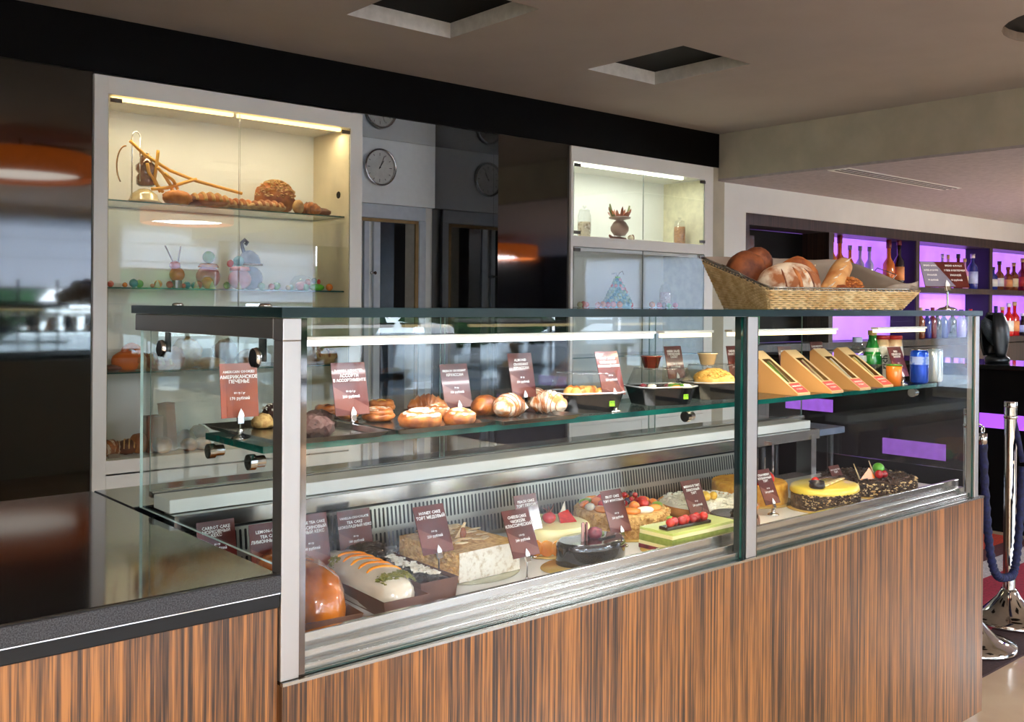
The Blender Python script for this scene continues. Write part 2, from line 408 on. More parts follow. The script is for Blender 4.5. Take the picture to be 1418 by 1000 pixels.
while x < 8.0:
    n += 1
    w = D.objects.new('window_%d' % n, None); C.objects.link(w); struct(w)
    x1 = x+1.75
    mb = MB(); mb.box(x-.16, x, -7.4, -7.25, .35, 2.72, M_wallg)
    mb.box(x, x+.05, -7.36, -7.31, .35, 2.72, M_mull).box(x1-.05, x1, -7.36, -7.31, .35, 2.72, M_mull).box(x+.05, x1-.05, -7.36, -7.31, .35, .41, M_mull).box(x+.05, x1-.05, -7.36, -7.31, 2.66, 2.72, M_mull)
    if n % 2: mb.box(x+.05, x1-.05, -7.355, -7.315, 1.15, 1.2, M_mull)
    mb.build('window_frame', w)
    box('pane', x+.05, x1-.05, -7.338, -7.332, .41, 2.66, M_wg, w)
    zb = [1.95, 1.72, 1.95, 1.25, 1.95, 1.6, 1.95, 1.4, 1.9][n % 9]
    mb = MB().box(x+.03, x1-.03, -7.27, -7.266, zb, 2.72, M_blind).box(x+.03, x1-.03, -7.275, -7.26, zb-.03, zb, P('blind_bar', (120, 122, 126), .5))
    for zz in (2.05, 2.35): 
        if zz > zb: mb.box(x+.03, x1-.03, -7.266, -7.262, zz, zz+.012, M_mull)
    mb.build('blind', w)
    x = x1+.16
# east wall with one tall bright window
we = MB(); we.box(14.4, 14.5, -1.0, 5, 0, ZC, M_wallg).box(14.4, 14.5, -7.4, -1.0, 0, .1, M_wallg).box(14.4, 14.5, -7.4, -1, 2.4, ZC, M_wallg).box(14.4, 14.5, -7.4, -5.98, .1, 2.4, M_wallg)
struct(we.build('wall_right'))
for k in range(3):
    n += 1; y0 = -5.98+k*1.66
    w = struct(D.objects.new('window_%d' % n, None)); C.objects.link(w)
    MB().box(14.42, 14.48, y0, y0+.05, .1, 2.4, M_mull).box(14.42, 14.48, y0+1.60, y0+1.66, .1, 2.4, M_mull).box(14.42, 14.48, y0+.05, y0+1.60, .1, .16, M_mull).box(14.42, 14.48, y0+.05, y0+1.60, 2.34, 2.4, M_mull).build('window_frame', w)
    box('pane', 14.447, 14.453, y0+.05, y0+1.60, .16, 2.34, M_wg, w); box('blind', 14.395, 14.398, y0+.01, y0+1.64, .35, 2.4, M_blind, w)
# outdoors, seen only mirrored in the panels and panes
struct(box('ground_outside', -30, 45, -40, -7.45, -.4, -.1, P('paving', (150, 150, 145), .9)))
M_leaf = P('foliage', (60, 112, 48), .8, c2=(24, 58, 26), scale=2.2, bump=1)
M_trunk = P('bark', (84, 66, 50), .9)
for i, (tx, ty, r) in enumerate(((-3.5, -17, 1.9), (1.5, -15.5, 1.6), (4.6, -18, 2.2), (9.5, -16, 1.8), (15, -17, 2.0))):
    tr = thing('garden_tree', ['leftmost leafy tree outside, mirrored in the black panels', 'second leafy tree outside, mirrored beside the leftmost one', 'broadest leafy tree outside the middle of the blinds', 'leafy tree outside right of the broadest one', 'rightmost leafy tree outside the far corner'][i], 'tree', (tx, ty, -.1), group='trees outside the windows')
    MB().tube([(0, 0, 0), (.05, 0, 1.0)], [.14, .1], M_trunk).build('trunk', tr)
    MB().ball((0, 0, 1.6), (r, r*.8, 1.1), M_leaf, 22, .5, 7, seed=i).build('crown', tr)
# black balustrade of the seating area behind the viewer
M_blk = P('black_metal', (10, 10, 11), .4)
bl = thing('seating_balustrade', 'black slatted rail of the seating area mirrored in the dark panel', 'railing', (0, -4.6, 0))
MB().box(-3, 3.4, -.02, .02, 1.28, 1.38, M_blk).build('top_rail', bl); MB().box(-3, 3.4, -.02, .02, .82, .87, M_blk).build('mid_rail', bl)
for i in range(27): box('baluster', -3+i*.24, -2.97+i*.24, -.015, .015, 0, 1.66 if i % 5 else 1.3, M_blk, bl)
# round orange pendant above the customer side
pd = thing('pendant_lamp', 'large round orange drum lamp mirrored in the black wall panel', 'lamp', (1.75, -.55, 0))
M_or = P('orange_shade', (226, 112, 34), .7, emit=.8)
MB().lathe([(.62, 2.50), (.64, 2.52), (.64, 2.70), (.62, 2.72), (.60, 2.70), (.60, 2.52), (.62, 2.50)], M_or, n=40, caps=False).build('lamp_shade', pd)
MB().cyl(.60, 2.56, 2.575, P('diffuser', (238, 226, 200), .6), n=40).build('diffuser', pd)
MB().cyl(.012, 2.575, ZC, M_blk, n=8).build('rod', pd)
l = area('pendant_light', (1.75, -.55, 2.545), 1.0, 6, (1, .93, .84)); l.data.shape = 'DISK'
for k, (px_, py_) in enumerate(((-2.6, -3.2), (5.0, -4.6), (-.9, -5.6), (9.5, -3.0), (10.5, 1.2))):  # added unseen copies of the pendant, put in to brighten the room
    q_ = dup(pd, (px_, py_, pd.location.z+(-.38 if px_ > XB else 0)), label=['orange drum lamp over the seating, rear left of the room', 'orange drum lamp over the seating, far middle of the room', 'orange drum lamp close to the blinds', 'orange drum lamp in the lower-ceilinged bar hall', 'orange drum lamp before the violet bar shelves, outside the picture'][k])
    l = area('pendant_light', (px_, py_, 2.545+(-.38 if px_ > XB else 0)), 1.0, 215, (.88, .95, 1)); l.data.shape = 'DISK'  # fill light of the added lamps

# ------------------------------------------------------------------ striped rug
rg = thing('striped_rug', 'striped rug of dark brown, crimson, white and orange under the rope posts', 'rug', (0, 0, 0))
bands = [(.205, .42, (58, 30, 30)), (.42, .80, (168, 34, 62)), (.80, .95, (206, 196, 196)), (.95, 1.07, (92, 40, 42)), (1.07, 1.34, (206, 62, 36)), (1.34, 1.8, (120, 32, 40)), (1.8, 3.2, (70, 40, 40))]
for a, b, c in bands: MB().box(2.62, 5.4, a, b, 0.0005, .008, P('rug_stripe', c, .9, c2=tuple(x*.8 for x in c), scale=90, bump=.4)).build('stripe', rg)

# ------------------------------------------------------------------ counters
LEN = 2.475; ZB = .768; ZT = 1.35; DP = .645; ZG = .943; YB = .90
gw = thing('service_counter', 'wood-clad counter with polished black granite top, left of the glass case', 'counter', (0, 0, 0))
MB().box(-4, -.002, .004, YB, .915, ZG, M_gran).build('granite_top', gw, .003)
MB().box(-4, -.002, -.006, .004, .913, ZG-.001, M_granedge).build('granite_edge', gw, .002)
MB().box(-4, -.002, .0, .03, .888, .911, P('granite_edge_low', (14, 14, 16), .35, spec=.3)).build('lower_edge', gw, .002)
MB().box(-4, -.002, -.001, .002, .9105, .9125, M_chrome).build('joint_strip', gw)  # bright strip put in as the thin highlight line below the granite edge
MB().box(-4, -.002, .008, .03, .07, .888, M_wood).build('front_panel', gw)
MB().box(-4, -.002, .05, .07, 0, .069, P('plinth_grey', (150, 150, 146), .5)).build('plinth', gw)
MB().box(-3.98, -.003, .04, .06, .07, .88, M_black).build('carcass', gw)
MB().box(-4, -.003, YB-.03, YB-.005, 0, .914, M_cab).build('rear_panel', gw)
rcn = thing('rear_counter', 'black granite ledge running along the staff side behind the glass case', 'counter', (0, 0, 0))
MB().box(.001, 2.42, DP+.012, YB, .915, ZG, M_gran).build('granite_top', rcn, .003)
MB().box(.001, 2.42, YB-.03, YB-.005, 0, .914, M_cab).build('rear_panel', rcn)

# ------------------------------------------------------------------ refrigerated display case
dc = thing('display_case', 'long glass refrigerated pastry display case with steel frame', 'display case', (0, 0, 0))
MB().box(.001, LEN+.03, -.004, .02, .07, ZB-.007, M_wood).build('wood_front', dc)
MB().box(LEN+.006, LEN+.03, .021, DP, .07, ZB-.007, M_wood2).build('wood_end', dc)
MB().box(.001, LEN-.02, .05, .07, 0, .069, P('plinth_pale', (150, 150, 146), .5)).box(LEN-.02, LEN, .05, DP-.05, 0, .069, P('plinth_pale2', (150, 150, 146), .5)).build('plinth', dc)
MB().box(.003, LEN-.03, DP-.03, DP-.01, .07, .75, M_black).build('carcass', dc)
MB().box(.001, LEN+.03, -.006, DP, ZB-.006, ZB-.0005, M_steelh).build('top_trim', dc)
MB().box(0, .033, 0, .032, ZB, ZT-.036, M_steel).build('corner_post', dc, .0015)
MB().box(.034, .045, .003, .022, ZB, ZT, M_polish).build('post_trim', dc)
mb = MB().add([(0, 0, ZT-.036), (0, .034, ZT-.036), (.033, .034, ZT-.036), (.033, 0, ZT-.036), (0, 0, ZT), (0, .034, ZT), (.033, .034, ZT), (.033, 0, ZT)],
              [(0, 3, 2, 1), (4, 5, 6, 7), (0, 1, 5, 4), (1, 2, 6, 5), (2, 3, 7, 6), (3, 0, 4, 7)], M_steel)
mb.build('post_mitre', dc, .0012)
MB().box(0, .03, .0345, DP, ZT-.034, ZT, brushed('brushed_steel_dim', (150, 142, 134), .33, (300, 2, 300))).build('side_rail', dc, .0015)
MB().box(1.222, 1.232, .003, .03, ZB, ZT, M_edged).box(1.2325, 1.272, -.001, .03, ZB, ZT, M_steel).box(1.2725, 1.281, .003, .022, ZB, ZT, M_polish).build('middle_post', dc, .001)
MB().box(LEN-.026, LEN, 0, .028, ZB, ZT, M_steel).build('right_post', dc, .0015)
for x0, x1 in ((.046, 1.2215), (1.2815, LEN-.027)):
    MB().box(x0, x1, .006, .012, ZB+.001, ZT-.001, M_glassf, edge=M_edge, thin='y').build('front_pane', dc)
MB().box(.012, .018, .034, DP, ZG+.001, ZT-.035, M_glass, edge=M_edgel, thin='x').build('side_pane', dc)
MB().box(LEN-.02, LEN-.012, .03, DP, ZB+.08, ZT-.001, M_glass, edge=M_edge, thin='x').build('side_pane', dc)
mb = MB().box(-.006, LEN+.004, -.008, DP+.006, ZT+.001, ZT+.0175, M_gtop, edge=M_edged, thin='z').build('top_glass', dc)
for k, (x0, x1) in enumerate(((.03, .80), (.78, 1.62), (1.60, LEN-.03))):
    MB().box(x0, x1, DP-.012-.008*(k % 2), DP-.007-.008*(k % 2), ZG+.035, ZT-.004, M_glass, edge=M_edgel, thin='y').build('sliding_door', dc)
MB().box(.03, LEN-.03, DP-.024, DP-.004, ZG+.022, ZG+.034, M_steelh).build('door_track', dc)
# front sill: three steel steps rising behind the pane
st = [(.014, .03, ZB, ZB+.014), (.0305, .05, ZB, ZB+.030), (.0505, .062, ZB, ZB+.052)]
for a, b, c, d in st: MB().box(.046, LEN-.03, a, b, c, d, M_steelh).build('front_sill', dc, .0015)
# deck, grille, rear fascia, ledge
ZD = .79
MB().box(.03, LEN-.03, .0625, .50, ZB, ZD, M_deck).build('deck', dc)
GX0, GX1 = .05, 1.98
def grille():
    mb = MB(); y0, y1, z0, z1 = .497, .512, ZD+.003, .905
    H = z1-z0
    def pt(x, h, off=0): return (x, y0+(y1-y0)*h/H+off, z0+h)
    pitch = .0115; sw = .0056; rows = [(0.010, .050), (.062, .106)]
    n = int((GX1-GX0)/pitch)
    hs = [0, rows[0][0], rows[0][1], rows[1][0], rows[1][1], H]
    for a, b in ((0, 1), (2, 3), (4, 5)):
        mb.add([pt(GX0, hs[a]), pt(GX1, hs[a]), pt(GX1, hs[b]), pt(GX0, hs[b])], [(0, 1, 2, 3)], M_grill)
    for a, b in ((1, 2), (3, 4)):
        for i in range(n+1):
            x = GX0+i*pitch; xe = min(x+pitch-sw, GX1)
            h0, h1 = hs[a], hs[b]
            mb.add([pt(x, h0), pt(xe, h0), pt(xe, h1), pt(x, h1)], [(0, 1, 2, 3)], M_grill)
            if i < n:   # slot ends rounded by corner fillets, bar flanks give depth
                mb.add([pt(xe, h0), pt(xe, h0, .004), pt(xe, h1, .004), pt(xe, h1)], [(0, 1, 2, 3)], M_grill)
                x2 = x+pitch; f = sw*.35
                for hh, sgn in ((h0, 1), (h1, -1)):
                    mb.add([pt(xe, hh), pt(xe+f, hh), pt(xe, hh+sgn*f), pt(x2, hh), pt(x2-f, hh), pt(x2, hh+sgn*f)], [(0, 1, 2), (3, 5, 4)], M_grill)
    return mb
grille().build('vent_grille', dc)
MB().box(GX0, GX1, .522, .53, ZD, .908, M_darkslot).build('grille_backing', dc)
MB().box(GX0, GX1+.14, .516, .56, .906, .9115, M_black).build('shadow_gap', dc)
MB().box(.03, 2.36, .505, .56, .912, .945, M_steelh).build('rear_fascia', dc, .001)
MB().box(.03, 2.34, .53, DP-.03, .946, .974, M_cab).build('rear_ledge', dc, .002)
MB().box(2.05, 2.062, .49, .515, ZD, .926, M_chrome).build('fascia_leg', dc); MB().box(2.30, 2.33, .50, .56, ZD, .926, M_steelh).build('fascia_leg', dc)
MB().box(.03, .10, .46, .515, ZD, .905, M_steelh).build('fascia_leg', dc)
# glass shelf on bolts
ZS = 1.128
sh = MB().box(.03, 2.445, .125, .36, ZS-.012, ZS, M_shelf, edge=M_edge, thin='z').build('glass_shelf', dc)
for (x, y) in ((.035, .16), (.035, .325), (1.21, .16), (1.21, .33), (2.36, .16), (2.36, .33)):
    MB().cyl(.014, 0, .012, M_chrome, M=T(x-.016, y, ZS-.030) @ RY(PI/2), n=20).cyl(.0105, .012, .03, M_chrome, M=T(x-.016, y, ZS-.030) @ RY(PI/2), n=16).build('shelf_bolt', dc)
for y in (.11, .52):
    b = MB().box(.019, .022, y-.012, y+.012, ZT-.075, ZT-.036, M_edged).build('pane_clamp', dc)
    MB().cyl(.016, 0, .008, M_blk, M=T(.011, y, ZT-.068) @ RY(-PI/2), n=20).lathe([(.016, 0), (.0175, .001), (.0175, .002), (.016, .009), (.014, .009)], M_chrome, M=T(.011, y, ZT-.068) @ RY(-PI/2), n=20, caps=False).build('clamp_disc', b)
for (u) in (255, 385):
    p = at(u, 424, X=.05)
    MB().lathe([(0, .006), (.008, .0055), (.011, .003), (.0115, 0)][::-1], M_chrome, c=(.04, .14 if u > 300 else .52, ZT+.0176), n=20).build('top_stud', dc)
# light tubes under the top glass
for x0, x1, m, c, pw in ((.06, 1.00, M_led, (1, .99, 1), 2.9), (1.03, 1.215, M_ledw, (1, .86, .6), .5), (1.29, 1.78, M_ledw, (1, .88, .66), 1.1), (2.0, 2.3, M_ledw, (1, .86, .6), .4)):
    hz = MB().box(x0, x1, .088, .112, ZT-.040, ZT-.034, M_cab).build('light_housing', dc)
    MB().box(x0+.004, x1-.004, .092, .108, ZT-.050, ZT-.0405, m).build('light_tube', hz)
    l = area('case_light', ((x0+x1)/2, .10, ZT-.052), x1-x0, pw, c, sy=.02); l.parent = dc

# ------------------------------------------------------------------ wall cabinets
def hinge(p, x, z, y=BW-.012): MB().box(x-.03, x+.03, y-.006, y+.006, z-.012, z+.012, P('hinge_metal', (110, 96, 78), .35, .8)).build('hinge', p)
def cabinet(x0, x1, z0, z1, label, lamp):
    c = thing('wall_cabinet', label, 'cabinet', (0, 0, 0)); y0 = BW-.02; y1 = BW+.46; w = .072 if lamp == 'amber' else .11
    return c, y0, y1
lcab, y0, y1 = cabinet(.96, 2.585, .457, 2.56, 'tall white cabinet with amber light strip and bread props, behind the counter at left', 'amber')
mb = MB().box(.96, 1.03, y0, y1, 0, 2.56, M_cab).box(2.50, 2.585, y0, y1, 0, 2.56, M_cab).box(1.03, 2.50, y0, y1, 2.465, 2.56, M_cab).box(1.03, 2.50, y0, y1, .47, .54, M_cab)
mb.build('frame', lcab, .001)
MB().box(1.03, 2.50, y1-.03, y1, .54, 2.465, M_cabin).build('back_panel', lcab)
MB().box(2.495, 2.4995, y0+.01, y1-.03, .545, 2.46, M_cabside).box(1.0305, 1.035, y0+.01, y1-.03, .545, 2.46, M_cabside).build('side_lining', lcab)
for x0, x1 in ((1.03, 1.76), (1.765, 2.50)):
    d = MB().box(x0, x1, y0-.002, y0, 0.10, .462, M_cab).build('drawer_front', lcab, .001)
MB().box(1.03, 2.5, y0+.03, y0+.04, 0, .10, M_black).build('plinth', lcab)
for z in (1.92, 1.455, 1.0): MB().box(1.04, 2.49, BW+.03, y1-.035, z-.008, z, M_shelf, edge=M_edge, thin='z').build('glass_shelf', lcab)
for x0, x1 in ((1.034, 1.762), (1.768, 2.496)):
    d = MB().box(x0, x1, y0-.001, y0+.004, .545, 2.46, M_glassc, edge=P('door_edge', (120, 130, 124), .2), thin='y').build('glass_door', lcab)
    for z in (.565, 2.435):
        xx = x0+.035 if x0 < 1.5 else x1-.035; MB().box(xx-.03, xx+.03, y0-.008, y0-.0015, z-.011, z+.011, P('hinge_metal', (110, 96, 78), .35, .8)).build('hinge', d)
for x0, x1 in ((1.07, 1.75), (1.78, 2.46)):
    MB().box(x0, x1, BW+.03, BW+.055, 2.447, 2.4645, M_ledy).build('light_strip', lcab)
l = area('cabinet_light', (1.765, BW+.09, 2.44), 1.4, 4.5, (1, .84, .56), sy=.03); l.parent = lcab
MB().cyl(.022, 0, .004, M_black, M=T(2.4945, BW+.11, 2.06) @ RY(-PI/2), n=16).build('cable_hole', lcab)

rcab, y0, y1 = cabinet(4.41, 6.1, .457, 2.56, 'narrower white two-tier cabinet with cool light strip, behind the case at right', 'cool')
mb = MB().box(4.405, 4.43, y0, y1, 0, 2.57, M_cab).box(5.985, 6.1, y0, y1, 0, 2.57, M_cab).box(4.43, 5.985, y0, y1, 2.455, 2.57, M_cab).box(4.43, 5.985, y0, y1, 1.82, 1.90, M_cab).box(4.43, 5.985, y0, y1, .47, .60, M_cab)
mb.build('frame', rcab, .001)
MB().box(4.43, 5.985, y1-.03, y1, .60, 2.455, M_cabin).build('back_panel', rcab)
MB().box(5.98, 5.9845, y0+.01, y1-.03, .6, 2.45, P('side_lining_cream', (226, 220, 188), .5)).build('side_lining', rcab)
for x0, x1 in ((4.43, 5.2), (5.205, 5.985)):
    MB().box(x0, x1, y0-.002, y0, 0.10, .468, M_cab).build('drawer_front', rcab, .001)
for z in (1.36, .98): MB().box(4.44, 5.975, BW+.03, y1-.035, z-.008, z, M_shelf, edge=M_edge, thin='z').build('glass_shelf', rcab)
for x0, x1 in ((4.435, 5.205), (5.21, 5.98)):
    for z0, z1 in ((.605, 1.815), (1.905, 2.45)):
        d = MB().box(x0, x1, y0-.001, y0+.004, z0, z1, M_glassc, edge=P('door_edge2', (120, 130, 124), .2), thin='y').build('glass_door', rcab)
        for z in (z0+.02, z1-.02):
            xx = x0+.03 if x0 < 4.6 else x1-.03; MB().box(xx-.035, xx+.035, y0-.008, y0-.0015, z-.012, z+.012, P('hinge_dark', (90, 86, 78), .35, .8)).build('hinge', d)
MB().box(4.47, 5.75, BW+.02, BW+.05, 2.438, 2.4545, emis('led_cream', (250, 255, 225), 5)).build('light_strip', rcab)
l = area('cabinet_light', (5.15, BW+.07, 2.43), 1.3, 4.5, (.97, 1, .88), sy=.03); l.parent = rcab
MB().box(4.47, 5.94, BW+.02, BW+.05, 1.79, 1.815, M_cab).build('light_box', rcab)

# ------------------------------------------------------------------ wall clock
ck = thing('wall_clock', 'round steel wall clock showing one o\'clock on the white board', 'clock', (3.205, YN-.036, 2.365))
Mk = RX(PI/2)
MB().lathe([(.118, 0), (.133, .004), (.137, .02), (.133, .034), (.126, .036), (.122, .03), (.122, .012)], M_chrome, M=Mk, n=48, caps=False).build('rim', ck)
fc = MB().cyl(.1215, .004, .012, P('dial_white', (214, 214, 208), .6), M=Mk, n=40).build('dial', ck)
mk = P('clock_black', (24, 24, 26), .5)
for k in range(12):
    a = k*PI/6; L_ = .022 if k % 3 == 0 else .013
    MB().box(-.002, .002, .105-L_, .105, 0, .001, mk, M=Mk @ T(0, 0, .0125) @ RZ(-a)).build('hour_mark', fc)
for nm, a, ln, w in (('hour_hand', PI/6+.05, .06, .005), ('minute_hand', .42, .092, .0035)):
    MB().box(-w/2, w/2, -.015, ln, 0, .0015, mk, M=Mk @ T(0, 0, .015) @ RZ(-a)).build(nm, ck)
MB().cyl(.006, .015, .02, mk, M=Mk, n=12).build('hand_hub', ck)

# ------------------------------------------------------------------ bar: niche shelving with violet panels
M_bwood = wood('bar_wood', (20, 13, 11), (38, 26, 22), (62, 44, 38), .5, .4, .1)
M_vio = P('violet_panel', (176, 122, 240), .5, c2=(150, 90, 226), scale=1.3, lo=.3, hi=.7, emit=1.0)
M_navy = P('navy_side', (16, 10, 44), .5)
bs = thing('bar_shelving', 'dark wood bar shelving with violet backlit panels in the wall opening', 'shelving', (0, 0, 0))
F0, F1, YV = BW+.012, BW+.04, BW+.32
MB().box(6.594, 14.2, F0, YV, 2.115, 2.218, M_bwood).build('top_rail', bs)
MB().box(6.594, 14.2, F0, YV, 1.55, 1.612, M_bwood).build('shelf', bs)
MB().box(6.594, 14.2, F0, YV, .96, 1.03, M_bwood).build('shelf', bs)
MB().box(6.594, 14.2, F0, YV, 0, .95, M_bwood).build('base_cabinet', bs)
for x in (6.594, 7.97, 9.717, 11.545, 13.3):
    for z0, z1 in ((1.031, 1.549), (1.613, 2.114)): MB().box(x, x+.075, F0, YV, z0, z1, M_bwood).build('divider', bs)
for x0, x1 in ((8.05, 9.712), (9.795, 11.54), (11.625, 13.295), (13.38, 14.2)):
    for z0, z1 in ((1.031, 1.549), (1.613, 2.114)):
        MB().box(x0, x1, YV-.012, YV-.002, z0+.004, z1-.004, M_vio).build('backlit_panel', bs)
for x in (9.709, 11.537, 13.292):
    for z0, z1 in ((1.035, 1.545), (1.617, 2.11)): MB().box(x, x+.0075, F0+.01, YV-.013, z0, z1, M_navy).build('divider_lining', bs)
MB().box(6.67, 7.965, YV-.012, YV-.002, 1.035, 2.11, M_black).build('dark_panel', bs)
MB().box(6.70, 7.1, YV-.05, YV-.014, 1.62, 2.05, P('grey_window', (64, 76, 84), .2)).build('grey_panel', bs)

# bottles
def bottle_mesh(H, R, glassm, cap, label, neck=.3, shape=0):
    return H, R
def bottle(x, y, z, H, R, gm, cm, lab, label, group, neck=.32, lm=None, slope=.12):
    t = thing('liquor_bottle', label, 'bottle', (x, y, z), group=group)
    hb = H*(1-neck-slope); rn = R*.36
    MB().lathe([(R*.9, 0), (R, .006), (R, hb), (R*.85, hb+H*slope*.35), (rn*1.25, hb+H*slope), (rn, hb+H*slope*1.3), (rn, H*.93)], gm, n=14).build('glass_body', t)
    MB().lathe([(rn*1.25, H*(.88 if neck < .4 else .80)), (rn*1.25, H), (0, H)], cm, n=12).build('cap', t)
    if lm: MB().lathe([(R*1.02, hb*.25), (R*1.02, hb*.8)], lm, n=14).build('paper_label', t)
    return t
G = {k: P('bottle_'+k, c, .12, spec=.7, coat=.4) for k, c in dict(amber=(214, 112, 40), red=(190, 24, 26), clear=(176, 164, 214), navy=(40, 50, 130), dark=(24, 16, 20), wine=(110, 18, 40), brown=(120, 58, 30), green=(30, 70, 40), pink=(214, 150, 190)).items()}
CAP = {k: P('cap_'+k, c, .4) for k, c in dict(black=(20, 20, 26), wine=(104, 16, 26), grey=(128, 126, 132), white=(216, 212, 224), gold=(190, 160, 100), navy=(30, 30, 70), red=(180, 40, 40)).items()}
LB = {k: P('label_'+k, c, .6) for k, c in dict(white=(226, 220, 208), cream=(214, 196, 160), orange=(228, 150, 90), blue=(170, 180, 220), red=(170, 40, 40)).items()}
def bb(u, vtop, zs, R, g, c, l, label, neck=.34, Y=4.06, group='liquor bottles on the bar shelves'):
    p = at(u, vtop, Y=Y); H = p.z-zs
    return bottle(p.x, Y, zs+.001, H, R, G[g], CAP[c], LB[l] if l else None, label, group, neck, LB[l] if l else None)
ZU, ZM = 1.612, 1.03
rows = [(1152, 321, ZU, .055, 'amber', 'wine', None, 'amber bottle at the left end of the first violet bay, partly hidden by the divider', .42, 4.05),
 (1163, 323, ZU, .06, 'amber', 'wine', None, 'second tall amber bottle from the left divider, wine-red capsule', .42, 4.06),
 (1177, 340, ZU, .045, 'amber', 'grey', None, 'short amber bottle with grey cap behind the basket rim', .34, 4.1),
 (1191, 341, ZU, .045, 'clear', 'grey', None, 'pale bottle whose grey cap shows left of the baguette', .34, 4.1),
 (1204, 342, ZU, .045, 'clear', 'grey', None, 'pale bottle whose grey cap just clears the baguette crust', .34, 4.1),
 (1231, 331, ZU, .062, 'amber', 'wine', None, 'tall amber bottle right behind the baguette tip', .42, 4.06),
 (1245, 332, ZU, .058, 'dark', 'wine', 'orange', 'dark bottle with orange label and red capsule before the dark bay side', .36, 4.02),
 (1305, 352, ZU, .04, 'clear', 'white', None, 'clear bottle peeping over the left of the menu card', .34, 4.08),
 (1313, 353, ZU, .04, 'pink', 'gold', None, 'pale pink bottle peeping over the middle of the menu card', .34, 4.08),
 (1327, 352, ZU, .05, 'wine', 'black', 'red', 'ruby bottle with black cap beside the menu card', .36, 4.06),
 (1336, 358, ZU, .045, 'pink', 'gold', 'cream', 'slim pinkish bottle with cream label between the ruby and the silver-capped bottles', .36, 4.04),
 (1347, 352, ZU, .06, 'navy', 'white', 'blue', 'blue-tinted clear bottle with silver cap and white label', .26, 4.0),
 (1375, 370, ZU, .055, 'navy', 'black', 'white', 'squat dark bottle at the left end of the second upper bay', .3, 4.05),
 (1384, 362, ZU, .055, 'brown', 'black', 'white', 'dark spirit bottle with bright white label, upper right bay', .36, 4.06),
 (1396, 370, ZU, .055, 'brown', 'wine', 'orange', 'squat brown decanter bottle with flared red stopper', .3, 4.05),
 (1404, 364, ZU, .055, 'brown', 'gold', 'cream', 'brown bottle with gold cap and cream label', .34, 4.04),
 (1416, 358, ZU, .055, 'wine', 'gold', 'red', 'bottle with pale cap cut by the right edge of the picture, upper shelf', .34, 4.04),
 (1275, 426, ZM, .05, 'brown', 'gold', None, 'tan-necked bottle under the basket corner, lower shelf', .3, 4.08),
 (1284, 428, ZM, .05, 'navy', 'navy', None, 'navy-capped bottle, second from the basket corner on the lower shelf', .3, 4.08),
 (1291.5, 426, ZM, .05, 'wine', 'wine', None, 'wine-dark capped bottle left of the card stand, lower shelf', .3, 4.08),
 (1298, 429, ZM, .05, 'dark', 'wine', None, 'low dark bottle just left of the card stand rod', .3, 4.08),
 (1307, 428, ZM, .05, 'navy', 'black', None, 'black-capped bottle behind the card stand rod', .3, 4.08),
 (1319, 427, ZM, .05, 'dark', 'wine', None, 'purple-capped bottle right of the card stand rod', .3, 4.08),
 (1331, 429, ZM, .06, 'clear', 'navy', None, 'broad pale bottle with navy cap, lower shelf', .26, 4.08),
 (1344, 428, ZM, .045, 'dark', 'red', None, 'bottle with small red stopper against the dark bay side', .4, 4.04),
 (1379, 424, ZM, .05, 'navy', 'navy', None, 'slim navy bottle above the black terminal', .4, 4.06),
 (1388, 425, ZM, .06, 'red', 'gold', 'cream', 'red bottle with cream label beside the black terminal', .3, 4.05),
 (1397, 420, ZM, .06, 'red', 'white', 'white', 'bright red bottle with white cap and white label', .3, 4.0),
 (1405, 418, ZM, .06, 'red', 'gold', 'orange', 'bright red bottle with gold cap, orange label', .34, 4.05),
 (1416, 434, ZM, .06, 'dark', 'white', 'blue', 'dark bottle with white top at the right picture edge, lower shelf', .3, 4.05)]
for r in rows: bb(r[0], r[1], r[2], r[3], r[4], r[5], r[6], r[7], r[8], r[9])

# bar counter
bc = thing('bar_counter', 'black bar counter with a violet light band, right of the case', 'bar counter', (0, 0, 0))
MB().box(5.52, 6.1, .6, 2.9, 0, 1.0, P('bar_front_black', (3, 3, 4), .55, c2=(3, 3, 4), spec=.15)).build('body', bc)
MB().box(5.46, 6.14, .55, 2.95, 1.001, 1.03, M_lacq).build('top', bc, .003)
MB().box(5.508, 5.519, .62, 1.345, .637, .725, P('violet_band', (168, 92, 232), .5, c2=(150, 74, 220), scale=1.0, emit=.85)).build('light_band', bc)
MB().box(5.508, 5.519, 2.37, 2.75, .637, .725, P('violet_band_far', (158, 92, 214), .5, emit=.7)).build('light_band', bc)
MB().box(5.508, 5.519, 1.56, 1.99, .395, .50, P('violet_band_low', (150, 92, 200), .5, emit=.5)).build('light_band', bc)  # glowing panel stands in for a violet reflection, not a further lamp
p = at(1376, 500, X=5.7)
po = thing('payment_terminal', 'black curved-back terminal standing on the bar beside the case corner', 'terminal', (5.75, p.y, 1.031), math.radians(-30))
Mt = P('black_plastic', (26, 30, 34), .35)
MB().lathe([(.07, 0), (.075, .01), (.075, .03), (.06, .04), (.05, .05)], Mt, n=24).build('base', po)
MB().grid(lambda a, b: (.085*math.cos(PI*(a-.5)*1.5)*(1-.45*abs(2*b-1)**2.2)-.02, .09*math.sin(PI*(a-.5)*1.5)*(1-.5*max(0, 2*b-1)**2), .04+b*.28), 18, 12, Mt).build('curved_back', po, solid=.012)
MB().grid(lambda a, b: (.055*(1-(2*b-1)**2)**.5*math.cos(2*PI*a)-.03-.1*b+.04, .045*math.sin(2*PI*a)*(1-(2*b-1)**2)**.5, .09+b*.2), 16, 9, P('mesh_grille', (60, 72, 82), .5, c2=(12, 14, 16), kind='voronoi', scale=120, lo=.1, hi=.5), closeu=True).build('speaker_grille', po)
p = at(1408, 500, X=5.75)
